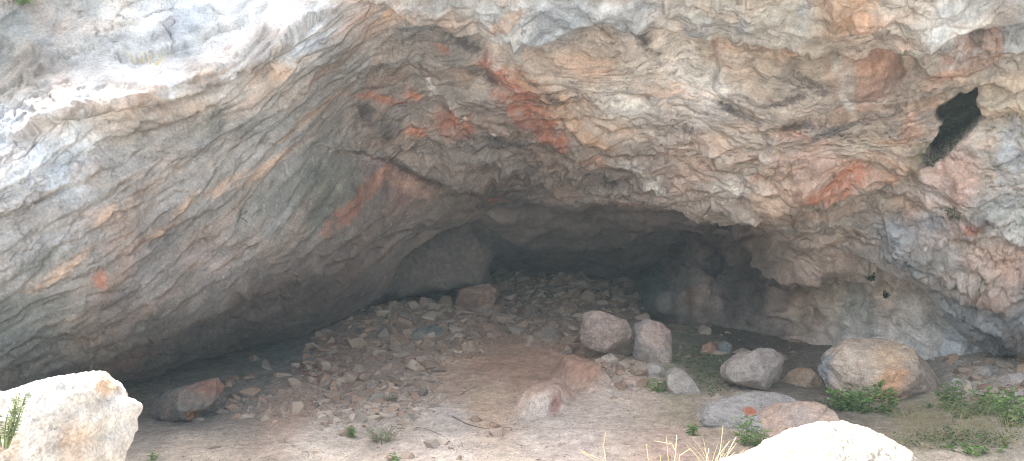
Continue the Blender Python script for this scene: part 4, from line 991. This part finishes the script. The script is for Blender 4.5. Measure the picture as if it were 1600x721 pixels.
for i, j in np.argwhere((gpx > 1380) & (gpx < 1620) & (gpy > 640) & (gpy < 724) & (YY > 5))[::23]:
    items.append((XX[i, j], YY[i, j], GP[i, j, 2], YY[i, j] / F * (0.45 + 1.6 * random.random() ** 3)))
tag(merged_stones('rubble', items), 'small broken limestone rubble covering the floor between the boulders', 'rubble', kind='stuff')

# ================================================================== PLANTS
bpy.context.view_layer.update()
def on_rock(px, py, names=('cliff',), out=0.0):
    o = Vector((0, 0, CAMZ)); d = (Vector(at(px, py, 10.0)) - o).normalized(); best = None
    for n in names:
        ok, p, nn, _ = bpy.data.objects[n].ray_cast(o, d)
        if ok and (best is None or (p - o).length < (best - o).length): best = p
    return np.array(best - d * out)
M_GREEN = leaf_material('fresh_leaf', (84, 112, 58), (128, 156, 84))
M_DARKLEAF = leaf_material('moss_leaf', (40, 54, 30), (70, 82, 46), 20, 0.1)
M_GREYLEAF = leaf_material('grey_leaf', (92, 104, 70), (128, 136, 96), 20, 0.2)
M_STRAW = leaf_material('dry_straw', (186, 166, 120), (214, 198, 152), 10, 0.1, 0.7)
M_TWIG = leaf_material('dead_twig', (92, 76, 64), (126, 108, 92), 12, 0.0, 0.8)
M_STEM = leaf_material('green_stem', (84, 100, 56), (110, 116, 72), 12, 0.0, 0.7)

def tube_into(Vs, Fs, pts, r0, r1, n=5):
    pts = np.asarray(pts, float); k = len(pts)
    tang = np.gradient(pts, axis=0); tang /= np.linalg.norm(tang, axis=1)[:, None] + 1e-9
    ref = np.array([0.3, 0.9, 0.2])
    a = np.cross(tang, ref); a /= np.linalg.norm(a, axis=1)[:, None] + 1e-9
    b = np.cross(tang, a)
    base = sum(len(v) for v in Vs)
    rad = np.linspace(r0, r1, k)
    ph = np.linspace(0, 2 * np.pi, n, endpoint=False)
    V = pts[:, None] + rad[:, None, None] * (np.cos(ph)[None, :, None] * a[:, None] + np.sin(ph)[None, :, None] * b[:, None])
    Vs.append(V.reshape(-1, 3))
    for i in range(k - 1):
        for j in range(n):
            Fs.append((base + i * n + j, base + i * n + (j + 1) % n, base + (i + 1) * n + (j + 1) % n, base + (i + 1) * n + j))

def leaf_into(Vs, Fs, p, d, up, L, Wd):
    """a folded leaf: two quads along d"""
    d = np.asarray(d, float); d /= np.linalg.norm(d) + 1e-9
    s = np.cross(d, up); s /= np.linalg.norm(s) + 1e-9
    u = np.cross(s, d)
    base = sum(len(v) for v in Vs)
    P = np.array([p, p + d * L * .45 + s * Wd * .5 + u * Wd * .15, p + d * L * .5 - u * Wd * 0.05, p + d * L * .45 - s * Wd * .5 + u * Wd * .15, p + d * L - u * L * .12,
                  p + d * L * .8 + s * Wd * .3, p + d * L * .8 - s * Wd * .3])
    Vs.append(P)
    Fs += [(base, base + 1, base + 2, base + 2), (base, base + 2, base + 3, base + 3), (base + 1, base + 5, base + 4, base + 2), (base + 2, base + 4, base + 6, base + 3)]

def build(name, Vs, Fs, mat, parent=None, smooth=False):
    me = bpy.data.meshes.new(name)
    fs = [tuple(dict.fromkeys(f)) for f in Fs]
    me.from_pydata(np.concatenate(Vs).tolist(), [], fs); me.update()
    for p in me.polygons: p.use_smooth = smooth
    me.materials.append(mat)
    return add(name, me, None, parent)

def leafy(name, loc, h, spread, nst, nleaf, L, Wd, mat, seed, label, cat, group=None, lean=(0, 0), droop=0.2, stem_mat=None):
    r = np.random.default_rng(seed)
    root = empty(name, loc)
    Vs, Fs, V2, F2 = [], [], [], []
    for k in range(nst):
        a = r.uniform(0, 2 * np.pi); rad = r.uniform(0.2, 1) * spread
        hh = h * r.uniform(0.55, 1.05)
        tip = np.array([math.cos(a) * rad + lean[0] * hh, math.sin(a) * rad + lean[1] * hh, hh])
        b0 = np.array([math.cos(a) * rad * 0.25, math.sin(a) * rad * 0.25, -0.03])
        ts = np.linspace(0, 1, 7)[:, None]
        mid = (b0 + tip) / 2 + np.array([0, 0, 0.12 * hh]) + r.normal(size=3) * 0.06 * h
        pts = (1 - ts) ** 2 * b0 + 2 * ts * (1 - ts) * mid + ts ** 2 * tip
        tube_into(V2, F2, pts, 0.0035, 0.0014)
        for q in range(nleaf):
            t = r.uniform(0.18, 1.0)
            p = (1 - t) ** 2 * b0 + 2 * t * (1 - t) * mid + t * t * tip
            a2 = r.uniform(0, 2 * np.pi)
            d = np.array([math.cos(a2), math.sin(a2), r.uniform(-droop, 0.7)])
            leaf_into(Vs, Fs, p, d, np.array([0.1, 0.1, 1.0]) + 0.5 * r.normal(size=3), L * r.uniform(.6, 1.25), Wd * r.uniform(.7, 1.2))
    build('foliage', Vs, Fs, mat, root); build('stem', V2, F2, stem_mat or M_STEM, root, True)
    tag(root, label, cat, group)
    return root

def grassy(name, loc, n, h, spread, mat, seed, label, cat, group=None, w=0.004, bend=0.5, kind=None):
    r = np.random.default_rng(seed)
    Vs, Fs = [], []
    for k in range(n):
        a = r.uniform(0, 2 * np.pi); rad = spread * math.sqrt(r.uniform(0, 1)) * 0.5
        b0 = np.array([math.cos(a) * rad, math.sin(a) * rad, -0.02])
        a2 = a + r.normal() * 0.8; hh = h * r.uniform(.4, 1.1)
        dx = np.array([math.cos(a2), math.sin(a2), 0])
        ts = np.linspace(0, 1, 6)[:, None]
        pts = b0 + dx * (ts ** 1.8) * hh * bend * r.uniform(.3, 1.5) + np.array([0, 0, 1]) * hh * (ts - 0.25 * bend * ts ** 2)
        tube_into(Vs, Fs, pts, w * r.uniform(.6, 1.1), w * 0.2, 3)
    o = build(name, Vs, Fs, mat, None, True); o.location = loc
    tag(o, label, cat, group, kind)
    return o

g = ground_hit
def gh(px, py): return tuple(g(px, py))
# shrub before the biggest tan boulder: several clumps of round leaves
leafy('shrub', tuple(at(1338, 658, 8.6)), 0.40, 0.32, 34, 20, 0.056, 0.042, M_GREEN, 1, 'round-leaved green shrub growing against the lower left of the biggest tan boulder', 'shrub')
leafy('shrub', tuple(at(1388, 664, 8.5)), 0.50, 0.16, 12, 20, 0.054, 0.038, M_GREEN, 2, 'taller green shoot in front of the orange face of the biggest tan boulder', 'shrub')
leafy('weed', tuple(at(1400, 668, 8.3)), 0.18, 0.22, 14, 10, 0.06, 0.024, M_GREEN, 3, 'low bright green weed under the orange face of the biggest tan boulder', 'weed')
leafy('weed', tuple(at(1490, 662, 8.3)), 0.46, 0.16, 20, 24, 0.075, 0.020, M_GREEN, 4, 'upright bright green weed just right of the biggest tan boulder', 'weed')
leafy('weed', tuple(at(1520, 668, 8.0)), 0.28, 0.28, 26, 18, 0.075, 0.022, M_GREEN, 5, 'spreading bright green weed right of the upright weed', 'weed')
leafy('weed', tuple(at(1585, 690, 7.2)), 0.46, 0.28, 26, 18, 0.062, 0.034, M_GREEN, 6, 'broad leafy green weed at the right edge of the photo', 'weed')
leafy('weed', tuple(at(1560, 650, 8.2)), 0.26, 0.26, 20, 16, 0.06, 0.028, M_GREEN, 7, 'small green weed behind the broad leafy weed at the right edge', 'weed')
leafy('weed', tuple(at(1530, 716, 6.5)), 0.14, 0.36, 30, 14, 0.05, 0.024, M_GREEN, 8, 'creeping green weed low at the bottom right', 'weed')
leafy('weed', tuple(at(1455, 650, 8.6)), 0.14, 0.16, 10, 10, 0.045, 0.022, M_GREEN, 9, 'little green weed at the foot of the right end of the biggest tan boulder', 'weed')
leafy('weed', tuple(at(1028, 622, 9.6)), 0.24, 0.2, 20, 12, 0.040, 0.022, M_GREEN, 10, 'bushy green weed in front of the sloping grey stone slab', 'weed')
leafy('weed', tuple(at(1165, 702, 7.2)), 0.40, 0.10, 4, 24, 0.085, 0.018, M_GREEN, 11, 'tall weed with long narrow leaves in front of the flat grey slab', 'weed')
leafy('weed', tuple(at(1190, 700, 7.1)), 0.16, 0.14, 8, 12, 0.08, 0.014, M_GREEN, 12, 'short narrow-leaved weed right of the tall weed by the flat grey slab', 'weed')
leafy('weed', tuple(at(1082, 684, 7.5)), 0.16, 0.05, 10, 8, 0.06, 0.014, M_GREEN, 13, 'small green tuft at the left end of the flat grey slab', 'weed')
leafy('weed', gh(549, 684), 0.11, 0.06, 9, 9, 0.05, 0.014, M_GREEN, 14, 'tiny bright green plant on the bare ground left of the dry grey bush', 'weed')
leafy('weed', gh(598, 692), 0.14, 0.24, 26, 12, 0.032, 0.012, M_GREYLEAF, 15, 'dry grey-green bush low on the bare ground', 'bush', stem_mat=M_TWIG)
leafy('weed', gh(610, 632), 0.12, 0.1, 12, 9, 0.03, 0.012, M_GREYLEAF, 16, 'sparse dark weed at the foot of the rubble slope', 'weed', stem_mat=M_TWIG)
leafy('weed', gh(618, 722), 0.06, 0.05, 7, 7, 0.05, 0.012, M_GREEN, 17, 'bright green sprout at the bottom edge of the photo', 'weed')
leafy('weed', gh(240, 720), 0.07, 0.06, 7, 7, 0.04, 0.014, M_GREEN, 18, 'green sprout on the bare ground right of the sunlit white boulder', 'weed')
leafy('shrub', tuple(at(8, 690, 3.55)), 0.22, 0.13, 16, 34, 0.024, 0.008, M_GREYLEAF, 19, 'feathery grey-green bush in front of the sunlit white boulder at the left edge', 'shrub', lean=(0.15, 0))
# creeping ground cover around the row of stones
Vs, Fs = [], []
r = np.random.default_rng(77)
sel = np.argwhere((splat(gpx, gpy, 1105, 572, 50, 14, 10, 801) + splat(gpx, gpy, 1120, 598, 30, 22, 0, 802) + splat(gpx, gpy, 1290, 640, 30, 8, 0, 803) + 0.7 * splat(gpx, gpy, 1500, 690, 90, 14, 0, 804)) > 0.45)
for i, j in sel[r.choice(len(sel), 1500)]:
    p = GP[i, j] + np.array([r.normal() * .03, r.normal() * .03, r.uniform(0, .06)])
    a = r.uniform(0, 6.3)
    leaf_into(Vs, Fs, p, (math.cos(a), math.sin(a), r.uniform(-.1, .8)), np.array([0.2, 0.1, 1]) + .4 * r.normal(size=3), r.uniform(.025, .05), r.uniform(.014, .026))
tag(build('ground_cover', Vs, Fs, leaf_material('creeper_leaf', (62, 84, 42), (96, 118, 64), 8)), 'creeping green ground cover spreading between the boulders', 'ground cover', kind='stuff')
# tangled dead grass at the bottom right
Vs, Fs = [], []
for k in range(230):
    px_ = r.uniform(1405, 1600); py_ = r.uniform(652, 705)
    b0 = g(px_, py_)
    a = r.uniform(0, 6.3); L_ = r.uniform(.12, .42)
    t = np.linspace(0, 1, 6)[:, None]
    pts = b0 + np.array([math.cos(a), math.sin(a), 0]) * t * L_ + np.array([0, 0, 1]) * (r.uniform(.05, .28) * np.sin(t * r.uniform(1.6, 3.0)))
    tube_into(Vs, Fs, pts, .0026, .001, 3)
tag(build('dry_grass', Vs, Fs, leaf_material('dead_grass', (128, 118, 84), (168, 156, 118), 6, .1, .8), None, True), 'tangled dead grass stems in front of the biggest tan boulder', 'dry grass', kind='stuff')
# pale straw stalks close to the camera
def straw(name, stalks, Y, label):
    root = empty(name, tuple(at(stalks[0][0][0], 760, Y)))
    loc = np.array(root.location)
    for s in stalks:
        Vs, Fs = [], []
        p = np.array([at(x, y, Y + random.uniform(-.1, .1)) for x, y in s]) - loc
        k = np.linspace(0, len(p) - 1, 9); pp = np.stack([np.interp(k, range(len(p)), p[:, c]) for c in range(3)], -1)
        tube_into(Vs, Fs, pp, .0028, .0014, 5)
        build('stalk', Vs, Fs, M_STRAW, root, True)
    tag(root, label, 'straw'); return root
straw('dry_stalk', [[(946, 760), (946, 720), (943, 695), (947, 674)], [(940, 760), (938, 718), (905, 703)], [(950, 760), (945, 705), (939, 692)], [(938, 760), (932, 720), (908, 706)]], 4.6, 'branched dry straw stalks at the bottom edge, left of the other straw')
straw('dry_stalk', [[(1048, 760), (1044, 716), (1041, 682)], [(1056, 760), (1062, 712), (1079, 701)], [(1050, 760), (1056, 705), (1057, 680)], [(1018, 760), (1010, 694)], [(1056, 706), (1050, 694), (1022, 689)], [(1036, 760), (1031, 708)]], 4.4, 'cluster of pale dry straw stalks at the middle of the bottom edge')
straw('dry_stalk', [[(1100, 760), (1120, 715), (1140, 690)], [(1110, 760), (1126, 700), (1130, 664)], [(1096, 760), (1108, 700)], [(1120, 760), (1138, 706), (1150, 684)], [(1112, 760), (1112, 730), (1100, 700)]], 4.2, 'dry straw stalks standing left of the smooth sunlit boulder')
grassy('grass_tuft', tuple(at(1118, 740, 4.3)), 26, .22, .16, M_STRAW, 31, 'low pale grass tuft at the left end of the smooth sunlit boulder', 'grass tuft', w=.003)
# dry grass on the ledge of the cliff
grassy('grass_tuft', tuple(on_rock(232, 100, out=.05)), 46, .28, .34, M_STRAW, 32, 'dry straw tuft rooted on the cliff ledge at the upper left', 'grass tuft', w=.003, bend=1.0)
leafy('leaf_cluster', tuple(on_rock(34, 3, out=.06)), .08, .16, 8, 9, .07, .045, M_GREEN, 33, 'small green leaf cluster on the cliff at the top left corner', 'plant')
# moss in the cleft and plants on the walls
def moss(name, poly, n, Y, size, seed, label, dy=0.25, mat=M_DARKLEAF):
    r = np.random.default_rng(seed); Vs, Fs = [], []
    xs = [p[0] for p in poly]; ys = [p[1] for p in poly]
    k = 0
    while k < n:
        x, y = r.uniform(min(xs), max(xs)), r.uniform(min(ys), max(ys))
        if not in_poly(np.array([x]), np.array([y]), poly)[0]: continue
        k += 1
        p = at(x, y, Y + r.uniform(-dy, dy)) if Y else on_rock(x, y, out=r.uniform(0, dy))
        d = r.normal(size=3); d[1] = -abs(d[1]); d[2] -= .4
        leaf_into(Vs, Fs, p, d, np.array([0, -.6, .8]) + .5 * r.normal(size=3), size * r.uniform(.6, 1.3), size * .6 * r.uniform(.7, 1.2))
    o = build(name, Vs, Fs, mat); tag(o, label, 'moss', kind='stuff'); return o
moss('moss', [(1500, 160), (1518, 156), (1530, 190), (1512, 208), (1492, 228), (1462, 260), (1440, 262), (1450, 240), (1470, 212), (1478, 188)], 900, 0, .03, 41, 'dark green moss and ferns filling the cleft in the upper right of the cliff', .05)
moss('moss', [(1475, 328), (1490, 322), (1502, 334), (1496, 348), (1482, 342)], 150, 0, .02, 42, 'dark moss patch on the cliff below the cleft', .015)
leafy('wall_fern', tuple(on_rock(1362, 436, ('cliff', 'cave_wall'), .03)), .10, .12, 8, 10, .05, .03, M_DARKLEAF, 43, 'larger dark green fern hanging on the inner wall under the right lip', 'fern', droop=.9)
leafy('wall_fern', tuple(on_rock(1384, 464, ('cliff', 'cave_wall'), .03)), .10, .07, 7, 8, .04, .024, M_DARKLEAF, 44, 'smaller dark fern low on the inner wall, right of the larger fern', 'fern', droop=.9)
# twigs and leaf litter on the floor
tw = [[(706, 652), (728, 664), (752, 672), (800, 670)], [(640, 682), (660, 664), (662, 658)], [(560, 722), (580, 708), (602, 702)], [(640, 640), (645, 625), (652, 618)], [(720, 618), (735, 610), (750, 604)], [(620, 672), (660, 670), (690, 682)], [(592, 640), (624, 632), (630, 622)], [(850, 714), (868, 712), (878, 718)]]
names = ['longest dark twig curving over the bare ground in the middle', 'short twig beside the dry grey bush', 'pale twig lying near the bottom edge of the photo', 'twig leaning up at the foot of the rubble slope', 'thin twig among the stones above the longest twig', 'straight twig just right of the dry grey bush', 'thin twig by the sparse dark weed', 'pale bent twig at the bottom edge near the middle']
for k, (t, lb) in list(enumerate(zip(tw, names)))[:1] + list(enumerate(zip(tw, names)))[4:7]:
    P = np.array([g(*p) for p in t]) + np.array([0, 0, .012])
    kk = np.linspace(0, len(P) - 1, 8); pp = np.stack([np.interp(kk, range(len(P)), P[:, c]) for c in range(3)], -1)
    loc = pp[0].copy(); Vs, Fs = [], []
    tube_into(Vs, Fs, pp - loc, .007 if k == 0 else .005, .003, 6)
    o = build('twig', Vs, Fs, M_TWIG, None, True); o.location = loc; tag(o, lb, 'twig', 'dead twigs on the cave floor')
Vs, Fs = [], []
sel = np.argwhere((gpx > 240) & (gpx < 1150) & (gpy > 600) & (gpy < 724) & (fbm2(gpx / 50, gpy / 14, 3, 361) > -0.02) & (YY > 5))
for i, j in sel[r.choice(len(sel), 700)]:
    a = r.uniform(0, 6.3); p = GP[i, j] + np.array([0, 0, .008])
    leaf_into(Vs, Fs, p, (math.cos(a), math.sin(a), r.uniform(-.1, .25)), np.array([0, 0, 1.]) + .3 * r.normal(size=3), r.uniform(.02, .05), r.uniform(.006, .018))
tag(build('leaf_litter', Vs, Fs, leaf_material('dead_leaf', (88, 70, 56), (140, 116, 92), 9, 0, .85)), 'dead leaves and bits of stem strewn over the bare ground', 'leaf litter', kind='stuff')

# ================================================================== LIGHT, SKY, CAMERA
SUN_EL, SUN_AZ = R(56), R(-45)     # azimuth from +Y towards +X
sd = Vector((math.sin(SUN_AZ) * math.cos(SUN_EL), math.cos(SUN_AZ) * math.cos(SUN_EL), math.sin(SUN_EL)))
sl = bpy.data.lights.new('sun', 'SUN'); sl.energy = 4.0; sl.angle = R(0.53); sl.color = (1.0, 0.965, 0.91)
so = bpy.data.objects.new('sun', sl); C.objects.link(so)
so.rotation_euler = sd.to_track_quat('Z', 'Y').to_euler()
w = bpy.data.worlds.new('World'); S.world = w; w.use_nodes = True
nt = w.node_tree
bg = nt.nodes['Background']; bg.inputs['Strength'].default_value = 0.15
sk = nt.nodes.new('ShaderNodeTexSky'); sk.sky_type = 'NISHITA'; sk.sun_disc = False
sk.sun_elevation = SUN_EL; sk.sun_rotation = SUN_AZ
sk.dust_density = 5.0; sk.ozone_density = 0.6; sk.air_density = 1.0
hs = nt.nodes.new('ShaderNodeHueSaturation'); hs.inputs['Saturation'].default_value = 0.5
nt.links.new(sk.outputs['Color'], hs.inputs['Color']); nt.links.new(hs.outputs['Color'], bg.inputs['Color'])

# thin haze added as a pale blue veil that lifts the blacks
hb = np.array([[x, y, z] for z in (-5.5, 22) for y in (-60, 60) for x in (-85, 85)], float)
hm_ = bpy.data.materials.new('pale_air'); hm_.use_nodes = True
hn = hm_.node_tree.nodes; hn.remove(hn['Principled BSDF'])
pv = hn.new('ShaderNodeVolumePrincipled'); pv.inputs['Color'].default_value = (0.66, 0.88, 1.0, 1); pv.inputs['Density'].default_value = 0.0015; pv.inputs['Anisotropy'].default_value = 0.0
hm_.node_tree.links.new(pv.outputs['Volume'], hn['Material Output'].inputs['Volume'])
hz = add('haze', mesh_from('haze', hb, np.array([[0, 2, 3, 1], [4, 5, 7, 6], [0, 1, 5, 4], [2, 6, 7, 3], [0, 4, 6, 2], [1, 3, 7, 5]]), None, False), hm_)
tag(hz, 'thin haze added to lift the dark depth of the cave', 'haze', kind='stuff')
S.cycles.volume_bounces = 1
cam = bpy.data.cameras.new('camera'); cam.sensor_width = 36; cam.lens = 36 * F / 1600; cam.clip_end = 500; cam.clip_start = 0.05
co = bpy.data.objects.new('camera', cam); C.objects.link(co)
co.location = (0, 0, CAMZ); co.rotation_euler = (R(90) + PITCH, 0, 0)
S.camera = co
S.view_settings.view_transform = 'Standard'; S.view_settings.look = 'None'; S.view_settings.gamma = 1
S.view_settings.exposure = 2.56
S.cycles.max_bounces = 8; S.cycles.diffuse_bounces = 6
S.cycles.use_denoising = True; S.cycles.filter_width = 1.0
